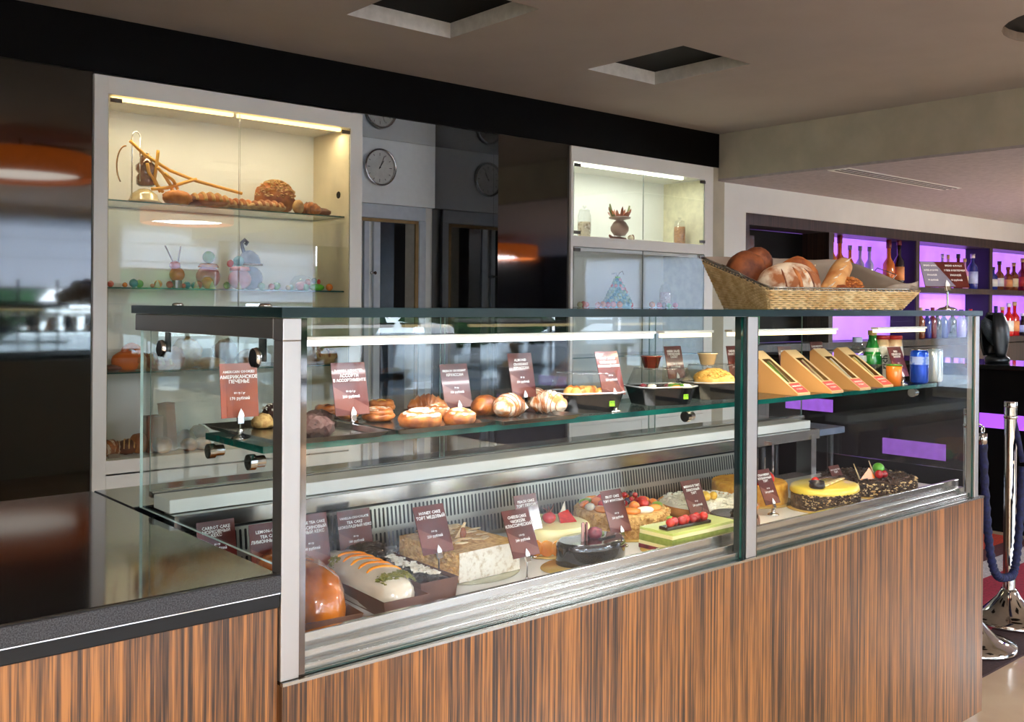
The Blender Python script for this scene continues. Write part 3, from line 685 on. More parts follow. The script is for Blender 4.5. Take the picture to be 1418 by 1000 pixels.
MBx = thing('steel_bar_bin', 'brushed steel container on the bar at the right picture edge', 'container', (5.92, p.y-.10, 1.031))
MB().lathe([(.10, 0), (.105, .01), (.105, .13), (.11, .135), (.11, .15), (.10, .15), (.095, .13)], M_steel, n=28).build('body', MBx)
MB().lathe([(.112, .10), (.116, .102), (.116, .112), (.112, .114)], M_chrome, n=28, caps=False).build('band', MBx)

# side table seen through the right bay
tb = thing('side_table', 'low grey-topped table seen through the right bay of the case', 'table', (3.62, 1.62, .0085), .0)
MB().box(-.32, .42, -.22, .22, .70, .735, P('table_grey', (112, 124, 146), .3)).build('table_top', tb, .004)
for sx_, sy_ in ((-.26, -.17), (.36, -.17), (-.26, .17), (.36, .17)): MB().cyl(.016, 0, .70, M_blk, c=(sx_, sy_, 0), n=12).build('leg', tb)

# ------------------------------------------------------------------ rope posts
def post(x, y, label):
    t = thing('barrier_post', label, 'post', (x, y, .0083), group=None)
    MB().lathe([(.178, .0005), (.18, .008), (.176, .022), (.13, .034), (.10, .05), (.075, .078), (.05, .105), (.036, .13), (.032, .14)], M_chrome, n=48).build('domed_base', t)
    MB().cyl(.0255, .135, .935, M_chrome, n=24).build('pole', t)
    MB().lathe([(.0262, .9355), (.0268, .938), (.0268, .957), (.025, .96), (0, .96)], M_chrome, n=24).build('head', t); MB().lathe([(.026, .885), (.0285, .888), (.0285, .896), (.026, .899)], M_chrome, n=24, caps=False).build('collar', t)
    return t
pA = at(1397, 862, Z=0); pB = at(1350, 893, Z=0)
post(pA.x, pA.y, 'chrome barrier post in full view right of the case'); post(pB.x-.055, pB.y, 'chrome barrier post hidden behind the case corner, only its domed base showing')
rp = thing('barrier_rope', 'twisted navy blue barrier rope hanging in a loop from the chrome posts', 'rope', (0, 0, 0))
a = at(1361, 612, Y=pB.y-.02); b = at(1416, 640, Y=pA.y-.06); lo_ = at(1393, 800, Y=(pA.y+pB.y)/2-.05)
a0 = at(1361, 592, Y=pB.y-.02)
pts = []
for i in range(25):
    s = i/24; w = (2*s-1)
    q = a.lerp(b, s); dz = (1-abs(w)**2.6)
    q.z = (a.z*(1-s)+b.z*s) - dz*((a.z+b.z)/2-lo_.z); 
    q.x = lo_.x + (a.x-lo_.x if w < 0 else b.x-lo_.x)*abs(w)**.62; q.y = lo_.y + (a.y-lo_.y if w < 0 else b.y-lo_.y)*abs(w)**.62
    pts.append(q)
M_rope = P('navy_rope', (22, 28, 78), .8, c2=(10, 12, 40), scale=60, bump=.6)
vv = MB(); fine = []
for i in range(len(pts)-1):
    for k in range(5): fine.append(pts[i].lerp(pts[i+1], k/5))
rr = [.0165+.0025*math.sin(i*1.9) for i in range(len(fine))]
vv.tube(fine, rr, M_rope, 10); vv.build('rope', rp)
MB().tube([a+Vector((0, 0, -.01)), a+Vector((0, 0, .035))], .017, M_chrome, 12).build('ferrule', rp)
hk = a+Vector((0, 0, .035))
ring = [hk+Vector((.013*math.cos(t), 0, .014+.013*math.sin(t))) for t in [2*PI*i/14 for i in range(14)]]
MB().tube(ring, .0035, M_chrome, 8, closed=True).tube([hk+Vector((0, 0, .027)), hk+Vector((-.02, .02, .045)), Vector((pB.x, pB.y, hk.z+.045))], .004, M_chrome, 8).build('snap_hook', rp)
MB().tube([b, b.lerp(Vector((pA.x+.02, pA.y, .93)), .5), Vector((pA.x+.01, pA.y, .93))], .012, M_rope, 8).build('rope_end', rp)

# ------------------------------------------------------------------ price cards on chrome holders
M_card = P('card_brown', (92, 24, 14), .35, c2=(70, 18, 12), scale=14, spec=.4, coat=.25)
M_cardo = P('card_orange', (146, 64, 16), .3, c2=(120, 46, 12), scale=14, coat=.25)
M_ink = P('card_ink_white', (238, 234, 230), .5, c2=(232, 228, 224))
M_tag = P('spade_white', (244, 244, 242), .35)
def text_mesh(s, size, mat, parent, M, align='CENTER', name='lettering'):
    cu = D.curves.new('txt', 'FONT'); cu.body = s; cu.size = size; cu.align_x = align; cu.align_y = 'CENTER'
    cu.resolution_u = 1; cu.offset = size*.018
    to = D.objects.new('txt', cu); C.objects.link(to)
    bpy.context.view_layer.update()
    me = D.meshes.new_from_object(to.evaluated_get(bpy.context.evaluated_depsgraph_get()))
    D.objects.remove(to); D.curves.remove(cu)
    me.materials.clear(); me.materials.append(mat); me.transform(M)
    o = D.objects.new(name, me); C.objects.link(o); o.parent = parent
    return o
def card(u, v, Y, Zb, lines, label, w=.068, h=.098, tilt=22, rz=0, mat=None, X=None, stripe=True, pull=0):
    """clip point seen at (u,v) on plane Y; holder stands on Zb"""
    p = at(u, v, Y=Y); t = thing('price_card', label, 'price card', (p.x, p.y, Zb), rz, 'price cards in the display case')
    H = p.z-Zb; mat = mat or M_card
    MB().lathe([(.016, 0), (.0165, .002), (.013, .005), (.007, .007), (.0045, .011), (.0065, .014), (.003, .018), (.002, .02)], M_chrome, n=20).build('holder_base', t)
    if H > .03: MB().cyl(.0017, .018, H-.012, M_chrome, n=8).build('holder_rod', t)
    Mc = T(0, 0, H-.004) @ RX(-math.radians(tilt))
    cl = MB().box(-.006, .006, -.003, .0035, -.012, .004, M_chrome, M=Mc).build('clip', t, .001)
    MB().poly([(0, .012), (-.0045, .004), (-.006, -.001), (-.0045, -.0045), (.0045, -.0045), (.006, -.001), (.0045, .004)], -.0032, -.0042, M_tag, M=Mc @ T(0, 0, .004) @ RX(PI/2) @ T(0, 0, .0075)).build('spade_tab', cl)
    cd_ = MB().box(-w/2, w/2, 0, .0014, .0, h, mat, M=Mc)
    if stripe and mat is M_card:
        cd_.add([(-w/2+.001, -.0002, h*.55), (-w/2+.001, -.0002, h*.16), (w*.22, -.0002, .001), (w*.5-.001, -.0002, .001), (w*.5-.001, -.0002, h*.14)], [(0, 1, 2, 3, 4)], P('card_band', (116, 60, 48), .3, coat=.3), M=Mc)  # paler diagonal shape paints a reflection streak on the card
    cd_ = cd_.build('card', t)
    ys = [.84, .745, .66, .45, .35][:len(lines)] if len(lines) > 3 else [.8, .68, .4]
    for k, s in enumerate(lines):
        if not s: continue
        fs = .0088 if k < 3 else .0055
        if k == len(lines)-1: fs = .0075
        fs = min(fs, w*1.45/max(len(s), 1))
        text_mesh(s, fs, M_ink, cd_, Mc @ T(0, -.0006, h*ys[k]) @ RX(PI/2))
    return t
K = ['', '', '']
cards = [
 (333, 575, .24, ZS, ['AMERICAN COOKIES', 'АМЕРИКАНСКОЕ', 'ПЕЧЕНЬЕ', '80 гр / gr', '170 рублей'], 'price card reading American Cookies, left end of the glass shelf outside the corner post', .072, .098, 6, M_cardo),
 (489, 572, .25, ZS, ['DANISH ASSORTED', 'АССОРТИ', 'В АССОРТИМЕНТЕ', '80 гр / gr', '200 рублей'], 'price card above the danish pastries, left side of the glass shelf', .078, .105, 12, None),
 (636, 562, .33, ZS, ['FRENCH CROISSANT', 'КРУАССАН', '', '70 гр', '150 рублей'], 'half-mirrored price card behind the sugared buns on the glass shelf', .078, .10, 14, None),
 (727, 548, .30, ZS, ['ALMOND', 'CROISSANT', 'КРУАССАН', '80 гр', '150 рублей'], 'price card behind the sugar-dusted croissants on the glass shelf', .074, .105, 12, None),
 (851, 545, .15, ZS, ['FRUIT SALAD', 'WITH HONEY', 'ФРУКТОВЫЙ САЛАТ', '200 гр', '250 рублей'], 'tall price card right of the orange salad box on the glass shelf', .075, .105, 16, None),
 (938, 522, .33, ZS, ['GREEK SALAD', 'ГРЕЧЕСКИЙ', 'САЛАТ', '220 гр', '280 рублей'], 'price card behind the middle salad box with the sauce cup', .072, .09, 12, None),
 (1022, 522, .31, ZS, ['CAESAR SALAD', 'САЛАТ ЦЕЗАРЬ', '', '220 гр', '290 рублей'], 'price card beside the grated cheese salad box at the middle post', .07, .095, 10, None),
 (1092, 520, .33, ZS, ['SANDWICH', 'СЭНДВИЧ', '', '150 гр', '190 рублей'], 'price card half hidden behind the second sandwich box from the post', .07, .095, 10, None),
 (1136, 512, .33, ZS, ['CLUB SANDWICH', 'СЭНДВИЧ', '', '150 гр', '190 рублей'], 'price card half hidden behind the third sandwich box from the post', .07, .095, 10, None),
 (1250, 520, .16, ZS, ['FRESH', 'СВЕЖИЙ СОК', 'НАПИТКИ', '0.33 л', '120 рублей'], 'price card in front of the drinks at the right end of the glass shelf', .085, .10, 18, None),
 (303, 778, .44, ZD, ['CARROT CAKE', 'МОРКОВНЫЙ', 'КЕКС', '80 гр', '180 рублей'], 'leftmost price card in the case floor, cut off by the worktop edge', .08, .085, 12, None),
 (378, 795, .36, ZD, ['LEMON-GRASS', 'TEA CAKE', 'ЛИМОННЫЙ КЕКС', '80 гр', '180 рублей'], 'price card just left of the steel corner post, low in the case', .085, .105, 12, None),
 (434, 783, .33, ZD, ['ORANGE TEA CAKE', 'АПЕЛЬСИНОВЫЙ', 'ЧАЙНЫЙ КЕКС', '80 гр', '180 рублей'], 'price card behind the orange glazed loaf, right of the corner post', .082, .105, 12, None),
 (496, 770, .44, ZD, ['VANILLA-CHOCOLATE', 'TEA CAKE', 'ШОКОЛАДНЫЙ КЕКС', '80 гр', '180 рублей'], 'price card behind the white iced and chocolate loaves', .084, .105, 12, None),
 (608, 763, .20, ZD, ['HONEY CAKE', 'ТОРТ МЕДОВЫЙ', '', '100 гр', '220 рублей'], 'price card in front of the almond square cake', .078, .10, 24, None),
 (730, 768, .10, ZD, ['CHEESECAKE', 'ЧИЗКЕЙК', 'КЛАССИЧЕСКИЙ', '110 гр', '240 рублей'], 'front price card of the overlapping pair left of the orange cream cake', .074, .10, 24, None),
 (738, 742, .27, ZD, ['PEACH CAKE', 'ТОРТ ПЕРСИК', '', '100 гр', '240 рублей'], 'rear price card of the overlapping pair left of the orange cream cake', .07, .10, 18, None),
 (861, 735, .21, ZD, ['FRUIT CAKE', 'ТОРТ ФРУКТОВЫЙ', '', '100 гр', '260 рублей'], 'price card in front of the nut-coated fruit cake', .072, .105, 22, None),
 (972, 716, .22, ZD, ['MERINGUE TART', 'ЛИМОННЫЙ', 'ТАРТ', '90 гр', '230 рублей'], 'price card in front of the pale crumble tart', .078, .105, 24, None),
 (1071, 696, .19, ZD, ['STRAWBERRY', 'КЛУБНИЧНЫЙ', 'ТОРТ', '100 гр', '260 рублей'], 'price card right of the middle post by the strawberry cake', .07, .10, 24, None),
 (1170, 680, .25, ZD, ['CHOCOLATE TART', 'ТАРТ', '', '100 гр', '250 рублей'], 'price card at the left of the chocolate shaving cake, right bay', .06, .09, 28, None)]
for (u, v, Y, zb, ln, lab, w, h, tl, mt) in cards: card(u, v, Y, zb, ln, lab, w, h, tl, mat=mt)

# menu card on the case top
p = at(1312, 397, Y=.07); mc = thing('menu_card', 'wide brown menu card on a chrome stand on top of the case, right end', 'menu card', (p.x, p.y, ZT+.0178), -.55)
H = p.z-ZT-.0178
MB().lathe([(.03, 0), (.031, .003), (.024, .008), (.008, .012), (.005, .016)], M_chrome, n=24).build('holder_base', mc)
MB().cyl(.003, .01, H-.01, M_chrome, n=10).build('holder_rod', mc)
Mc = T(0, 0, H) @ RX(-math.radians(22))
MB().box(-.008, .008, -.004, .005, -.016, .004, M_chrome, M=Mc).build('clip', mc, .001)
MB().poly([(0, .016), (-.006, .005), (-.0075, -.001), (-.006, -.006), (.006, -.006), (.0075, -.001), (.006, .005)], -.004, -.005, M_tag, M=Mc @ T(0, 0, .006) @ RX(PI/2) @ T(0, 0, .0085)).build('spade_tab', mc)
cdm = MB().box(-.078, .078, 0, .0016, -.002, .088, M_card, M=Mc).add([(-.077, -.0004, .087), (-.077, -.0004, .001), (.03, -.0004, .001), (-.03, -.0004, .087)], [(0, 1, 2, 3)], P('card_glare_film', (128, 124, 140), .25, coat=.3), M=Mc).build('card', mc)  # grey left part is glare painted onto the brown card
for k, s in enumerate(('BREAD & ROLLS', 'ХЛЕБ И БУЛОЧКИ', 'РЖАНОЙ', '90 рублей')):
    text_mesh(s, .0085, M_ink, cdm, Mc @ T(.038, -.0008, .074-k*.017) @ RX(PI/2)); text_mesh(s[:11], .0075, M_ink, cdm, Mc @ T(-.045, -.0008, .074-k*.017) @ RX(PI/2))

# ------------------------------------------------------------------ food materials
F_crust = P('bread_crust', (192, 114, 52), .65, c2=(128, 60, 24), scale=22, bump=.4, bscale=60)
F_crustd = P('bread_crust_dark', (146, 78, 36), .65, c2=(84, 36, 16), scale=26, bump=.4, bscale=50)
F_flour = P('bread_floured', (222, 202, 174), .85, c2=(156, 92, 50), scale=16, lo=.42, hi=.56, bump=.5, bscale=70)
F_bag = P('baguette_crust', (222, 170, 108), .65, c2=(190, 122, 62), scale=16, bump=.5, bscale=60)
F_cros = P('croissant_golden', (204, 120, 46), .5, c2=(124, 58, 20), scale=34, bump=.5, coat=.3)
F_crosd = P('croissant_brown', (176, 106, 50), .4, c2=(112, 56, 24), scale=30, bump=.5, coat=.3)
F_crosp = P('croissant_sugared', (228, 208, 182), .8, c2=(188, 112, 50), scale=46, lo=.42, hi=.58, bump=.5)
F_sugar = P('sugar_dust', (230, 214, 190), .85, c2=(192, 122, 62), scale=44, lo=.38, hi=.54, bump=.4)
F_choc = P('chocolate_dough', (66, 36, 26), .8, c2=(24, 12, 10), scale=70, lo=.02, hi=.22, bump=1.6, kind='voronoi')
F_chocd = P('dark_chocolate', (40, 26, 22), .25, c2=(26, 16, 14), scale=14, coat=.3)
F_glaze = P('mirror_glaze', (44, 42, 38), .08, c2=(30, 28, 26), scale=6, coat=.9)
F_orange = P('orange_glaze', (204, 112, 16), .2, c2=(150, 72, 12), scale=22, bump=.4, coat=.8)
F_icing = P('white_icing', (228, 216, 196), .2, c2=(204, 186, 160), scale=8, coat=.6)
F_peel = P('orange_peel', (238, 152, 34), .25, c2=(222, 118, 18), scale=20, coat=.5)
F_pist = P('pistachio', (140, 132, 54), .7, c2=(96, 96, 36), scale=90, bump=.5)
F_paper = P('brown_loaf_paper', (106, 66, 44), .6, c2=(84, 50, 34), scale=12)
F_nut = P('nut_crumb', (236, 192, 122), .75, c2=(190, 132, 66), scale=95, bump=1, lo=.3, hi=.6)
F_nutp = P('pale_crumb', (236, 226, 208), .8, c2=(196, 172, 136), scale=110, bump=1, lo=.25, hi=.5)
F_alm = P('almond_flake', (240, 218, 170), .5, c2=(212, 170, 108), scale=30)
F_cream = P('yellow_cream', (246, 234, 178), .35, c2=(240, 222, 152), scale=6)
F_white = P('white_cream', (248, 242, 228), .5, c2=(236, 226, 206), scale=16, bump=.3)
F_red = P('berry_red', (196, 28, 30), .2, c2=(150, 14, 22), scale=40, bump=.3, coat=.5)
F_strw = P('strawberry', (218, 48, 34), .25, c2=(180, 24, 22), scale=60, bump=.4, coat=.4)
F_blk = P('blackberry', (44, 20, 40), .25, c2=(24, 12, 26), scale=60, bump=.6, coat=.4)
F_kiwi = P('kiwi_green', (132, 164, 50), .3, c2=(92, 128, 34), scale=30, coat=.4)
F_peach = P('peach_slice', (244, 154, 68), .25, c2=(232, 118, 42), scale=14, coat=.5)
F_fig = P('fig_flesh', (140, 52, 62), .4, c2=(84, 32, 44), scale=70, bump=.5)
F_green = P('pistachio_glaze', (214, 224, 128), .2, c2=(202, 212, 112), scale=6, coat=.6)
F_tart = P('tart_crust', (222, 146, 74), .6, c2=(190, 112, 50), scale=22, bump=.4)
F_shav = P('chocolate_shavings', (92, 66, 48), .5, c2=(38, 26, 22), scale=120, bump=1)
F_bd = P('gold_board', (226, 190, 112), .25, .35, c2=(212, 172, 92), scale=4)
F_cheese = P('grated_cheese', (246, 206, 112), .6, c2=(234, 170, 70), scale=60, bump=.6)
F_lead = P('baking_tray_grey', (126, 122, 118), .22, .9, c2=(96, 92, 90), scale=5)
F_grn = P('leaf_green', (90, 150, 40), .5, c2=(60, 110, 30), scale=30)
F_lime = P('lime_fruit', (118, 196, 60), .3, c2=(90, 170, 40), scale=20, coat=.4)
def specks(mb, n, fn, r, mat, seed=1, fl=.5):
    rnd = random.Random(seed)
    for i in range(n):
        c, nrm = fn(rnd)
        a, b = rnd.random()*PI*2, rnd.random()*1.2
        M = T(*c) @ RZ(a) @ RX(b)
        s = r*(.6+rnd.random()*.8)
        mb.add([(-s, -s*fl, 0), (s, -s*fl, 0), (s, s*fl, 0), (-s, s*fl, 0), (0, 0, s*.6), (0, 0, -s*.4)],
               [(0, 1, 4), (1, 2, 4), (2, 3, 4), (3, 0, 4), (1, 0, 5), (2, 1, 5), (3, 2, 5), (0, 3, 5)], mat, False, M)
    return mb
def stuff(o): o['kind'] = 'stuff'; return o

# trays on the glass shelf
def tray(x0, x1, y0, y1, label):
    t = thing('baking_tray', label, 'tray', ((x0+x1)/2, (y0+y1)/2, ZS+.0005)); a, b = (x1-x0)/2, (y1-y0)/2
    def ring(i, z): return [(-a+i, -b+i, z), (a-i, -b+i, z), (a-i, b-i, z), (-a+i, b-i, z)]
    vs = ring(.012, 0)+ring(0, .011)+ring(-.003, .011)+ring(-.003, .0095)+ring(.0125, .0015)+ring(.001, .0105)
    q = lambda p, r: [(p*4+i, p*4+(i+1) % 4, r*4+(i+1) % 4, r*4+i) for i in range(4)]
    MB().add(vs, [(3, 2, 1, 0)]+q(0, 1)+q(1, 2)+q(4, 5)+[(16, 17, 18, 19)], F_lead).build('tray_body', t, .002)
    return t
tray(.045, .272, .10, .405, 'left steel tray of chocolate cookies behind the corner post')
tray(.290, .520, .10, .40, 'middle steel tray of danishes and sugared buns')
tray(.536, .762, .088, .395, 'right steel tray of croissants')
ZR = ZS+.0025
def put(name, label, cat, u, v, z, Y=None, X=None, rz=0, group=None, dy=0, dx=0):
    p = at(u, v, Z=z) if Y is None else at(u, v, Y=Y)
    return thing(name, label, cat, (p.x+dx, p.y+dy, z), rz, group)

# cookies
def cookie(u, v, r, h, mat, label, rz=0, seed=0, Y=None, top=None, z=ZR):
    t = put('cookie', label, 'cookie', u, v, z+.0005, Y=Y, rz=rz)
    MB().ball((0, 0, h*.35), (r, r*.95, h*.72), mat, 22, .22, 6, floor=0, seed=seed).build('dough', t)
    if top:
        mb = MB(); specks(mb, 60, lambda q: ((lambda a, d: (d*math.cos(a), d*math.sin(a), h*.35+h*.7*math.sqrt(max(.02, 1-(d/r)**2))))(q.random()*2*PI, q.random()**.5*r*.85), 0), .004, top, seed)
        stuff(mb.build('chips', t))
    return t
cookie(436, 604, .036, .036, F_choc, 'cracked chocolate cookie right of the corner post', seed=2)
cookie(404, 596, .036, .030, F_choc, 'chocolate cookie mostly hidden behind the corner post', seed=5)
cookie(364, 592, .021, .026, F_nut, 'pale golden cookie at the left of the tray', seed=3)
cookie(378, 585, .024, .036, F_choc, 'nut-studded chocolate cookie beside the pale one', seed=4, top=F_nutp)
cookie(440, 588, .032, .028, F_choc, 'brown cookie at the back of the left tray', seed=8)

# danishes
def danish(u, v, r, label, fill, seed=0, ice=None, rz=0, h=.022, dy=0):
    t = put('danish_pastry', label, 'pastry', u, v, ZR+.0005, rz=rz, dy=dy)
    n = 30
    MB().ball((0, 0, h*.45), (r, r*.82, h*.62), F_cros, 24, .12, 7, floor=0, seed=seed).build('dough', t)
    ring = [(r*.62*math.cos(2*PI*i/n), r*.5*math.sin(2*PI*i/n), h*.85) for i in range(n)]
    MB().tube(ring, [r*.3*(1+.12*math.sin(i*1.3)) for i in range(n)], F_cros, 10, closed=True, flat=.8).build('rolled_rim', t)
    MB().ball((0, 0, h*.9), (r*.42, r*.34, h*.35), fill, 16, .2, 9, seed=seed+1).build('filling', t)
    if ice:
        sp = [((.12+.78*i/40)*r*math.cos(i*.42), (.12+.78*i/40)*r*.8*math.sin(i*.42), h*(1.28-.3*abs(i/40-.5))) for i in range(41)]
        MB().tube(sp, .0022, ice, 6, flat=.6).build('icing', t)
    return t
F_custard = P('custard', (238, 196, 72), .3, c2=(224, 170, 48), scale=12, coat=.5)
danish(455, 578, .034, 'danish with dark chocolate filling behind the left price card', F_choc, 1)
danish(482, 580, .024, 'small brown glazed pastry at the foot of the danish price card', F_crustd, 2)
danish(524, 583, .036, 'iced swirl danish with apricot centre right of the price card', F_peach, 3, ice=F_sugar)
danish(528, 570, .034, 'yellow custard danish behind the iced swirl one', F_custard, 4)
# sugared buns
def bun(u, v, rx, ry, h, label, seed=0, rz=0):
    t = put('sugared_bun', label, 'bun', u, v, ZR+.0005, rz=rz)
    MB().ball((0, 0, h*.42), (rx, ry, h*.62), F_cros, 26, .12, 6, floor=0, seed=seed, power=.85).build('dough', t)
    sp = [((.06+.86*i/60)*rx*math.cos(i*.33), (.06+.86*i/60)*ry*math.sin(i*.33), h*(.98-.40*(i/60)**2.2)) for i in range(61)]
    MB().tube(sp, [rx*.15]*61, F_sugar, 8, flat=.75).build('sugar_coil', t)
    return t
bun(582, 591, .047, .036, .034, 'larger sugar-dusted coiled bun at the front of the middle tray', 1, .2)
bun(636, 587, .038, .032, .030, 'smaller sugar-dusted coiled bun at the right of the middle tray', 2, .5)
bun(604, 578, .034, .028, .028, 'sugar-dusted bun at the back of the middle tray', 5, .5)
# croissants
def croissant(u, v, L, R, mats, label, rz=0, z=ZR, bend=.9, seg=7, dz=0, seed=0, Y=None, parentz=None):
    t = put('croissant', label, 'croissant', u, v, z+.0005, rz=rz, Y=Y)
    def P_(s):  # s -1..1
        a = s*bend; return Vector((math.sin(a)*L/(2*math.sin(bend)), (1-math.cos(a))*L*.45*-1, R*.78*(1-.3*abs(s))))
    for k in range(seg):
        s0, s1 = -1+2*k/seg, -1+2*(k+1)/seg; pts = []; rad = []
        for i in range(7):
            s = s0+(s1-s0+.05)*i/6; env = (1-abs(s)**2.1)*.82+.16; f = i/6
            step = 1.10-.30*abs(f-.5)*2 if abs((s0+s1)/2) < .02 else 1.10-.34*(f if s > 0 else 1-f)
            pts.append(P_(s)); rad.append(R*env*step)
        lay = MB().tube(pts, rad, mats[k % len(mats)], 16, flat=.85)
        b0, b1 = (0, 1) if (s0+s1)/2 > .02 else (6, 5)
        if abs((s0+s1)/2) > .02: lay.tube([pts[b0], pts[b0].lerp(pts[b1], .35)], [rad[b0]*1.035, rad[b0]*1.02], F_crosd, 16, flat=.85)
        lay.build('layer', t)
    return t
croissant(592, 560, .086, .026, [F_crosd], 'brown croissant with ridged layers lying behind the sugared buns', -.6, z=ZR+.001, Y=.36)
croissant(705, 576, .088, .030, [F_crosp], 'left sugar-dusted croissant at the front of the right tray', .15, seed=1)
croissant(760, 572, .080, .031, [F_crosp], 'right sugar-dusted croissant, end turned to the viewer', -1.0, seed=2)
croissant(672, 574, .082, .026, [F_cros], 'plain golden croissant left of the sugared ones on the right tray', .3, seed=3)
croissant(742, 562, .080, .026, [F_crosp], 'sugar-dusted croissant at the back of the right tray', .5, seed=4)

# salad boxes
M_pl = glass('clear_plastic', (.93, .94, .94), .11, rough=.05)
M_bp = P('black_tray_plastic', (18, 19, 21), .12, spec=.6, coat=.4)
M_lab = P('green_label', (150, 216, 40), .5, c2=(140, 206, 30)); 
def octo(a, b, k=.3): return [(-a+a*k*2*.5, -b), (a-a*k, -b), (a, -b+b*k), (a, b-b*k), (a-a*k, b), (-a+a*k, b), (-a, b-b*k), (-a, -b+b*k)]
def frus(mb, p0, z0, p1, z1, mat, cap0=False, cap1=False, smooth=False):
    n = len(p0); vs = [(x, y, z0) for x, y in p0]+[(x, y, z1) for x, y in p1]
    fs = [(i, (i+1) % n, n+(i+1) % n, n+i) for i in range(n)]
    if cap0: fs.append(list(range(n))[::-1])
    if cap1: fs.append([n+i for i in range(n)])
    return mb.add(vs, fs, mat, smooth)
def salad(x, y, rz, label, kind, a=.064, b=.05):
    t = thing('salad_box', label, 'salad box', (x, y, ZS+.0005), rz)
    mb = MB(); frus(mb, octo(a*.84, b*.84), 0, octo(a, b), .034, M_bp, True); frus(mb, octo(a, b), .034, octo(a*1.07, b*1.07), .036, M_bp)
    mb.build('black_tray', t)
    frus(MB(), octo(a*.8, b*.8), .028, octo(a*.78, b*.78), .030, P('salad_base_'+kind, dict(orange=(236, 150, 70), mix=(150, 140, 96), cheese=(238, 200, 130))[kind], .6, c2=(120, 60, 36) if kind == 'mix' else (230, 170, 100), scale=60, bump=.6), False, True).build('salad_bed', t)
    rnd = random.Random(len(label))
    if kind == 'orange':
        for k in range(14):
            q = (rnd.uniform(-.75, .75)*a, rnd.uniform(-.7, .7)*b)
            MB().ball((q[0], q[1], .036), (.012, .010, .011), F_cheese if k % 2 else F_peach, 10, .25, 9, seed=k).build('fruit_chunk', t)
    elif kind == 'mix':
        for k, (m, r_) in enumerate(((F_fig, .009), (F_white, .013), (F_white, .011), (F_peach, .010), (F_grn, .012), (F_grn, .010), (F_fig, .008), (F_white, .010), (F_cheese, .009), (F_grn, .012))):
            MB().ball((rnd.uniform(-.75, .75)*a, rnd.uniform(-.7, .6)*b, .035), (r_, r_, r_*.6), m, 10, .3, 9, seed=k).build('salad_piece', t)
    else:
        MB().ball((0, 0, .034), (a*.78, b*.78, .030), F_cheese, 22, .25, 10, floor=.03, seed=3).build('cheese_mound', t)
        mb = MB(); specks(mb, 260, lambda q: ((lambda an, d: (a*.7*d*math.cos(an), b*.7*d*math.sin(an), .036+.028*math.sqrt(1-d*d*.9)))(q.random()*2*PI, q.random()**.5), 0), .005, F_cheese, 5, .22); stuff(mb.build('cheese_shreds', t))
    lid = MB(); frus(lid, octo(a*1.05, b*1.05), .0365, octo(a*.97, b*.97), .040, M_pl); frus(lid, octo(a*.97, b*.97), .040, octo(a*.78, b*.74), .074, M_pl, False, True)
    lid = lid.build('clear_lid', t)
    rim = MB().tube([(x_, y_, .0745) for x_, y_ in octo(a*.78, b*.74)], .0009, M_pl, 6, closed=True).tube([(x_, y_, .038) for x_, y_ in octo(a*1.06, b*1.06)], .0014, P('lid_rim', (196, 200, 204), .15, spec=.8), 6, closed=True).build('lid_rim', lid)
    t.scale = (1.2, 1.2, 1.2)
    if kind != 'cheese':
        lb = MB().box(a*.42, a*.60, -b*.905-.002, -b*.905-.0012, .012, .026, M_lab).build('green_label', t)
        text_mesh('14:15', .005, P('label_ink', (40, 60, 20), .6), lb, T(a*.51, -b*.905-.0024, .019) @ RX(PI/2))
    return t
salad(.888, .205, -.30, 'salad box of orange fruit chunks under a clear lid, left of the three', 'orange')
salad(1.165, .215, -.30, 'mixed salad box with green label in the middle of the three', 'mix')
salad(1.402, .232, -.30, 'grated cheese salad box beside the middle post', 'cheese')
def cup(x, y, z, label, mat, body):
    t = thing('sauce_cup', label, 'cup', (x, y, z))
    MB().lathe([(.0155, 0), (.0225, .025), (.0245, .025), (.0245, .027)], body, n=20).build('cup_body', t)
    MB().lathe([(.0, .024), (.0215, .0245)], mat, n=20, caps=False).build('sauce', t)
    MB().lathe([(.0245, .0272), (.023, .0285), (.0, .0287)], M_pl, n=20).build('lid', t); t.scale = (1.15,)*3
    return t
cup(1.140, .225, ZS+.0905, 'small clear cup of dark red sauce on the middle salad box', F_red, P('sauce_red', (110, 28, 18), .1, coat=.6))
cup(1.380, .236, ZS+.0905, 'small cup of cream sauce on the cheese salad box', F_white, P('sauce_cream', (232, 206, 158), .2, coat=.4))

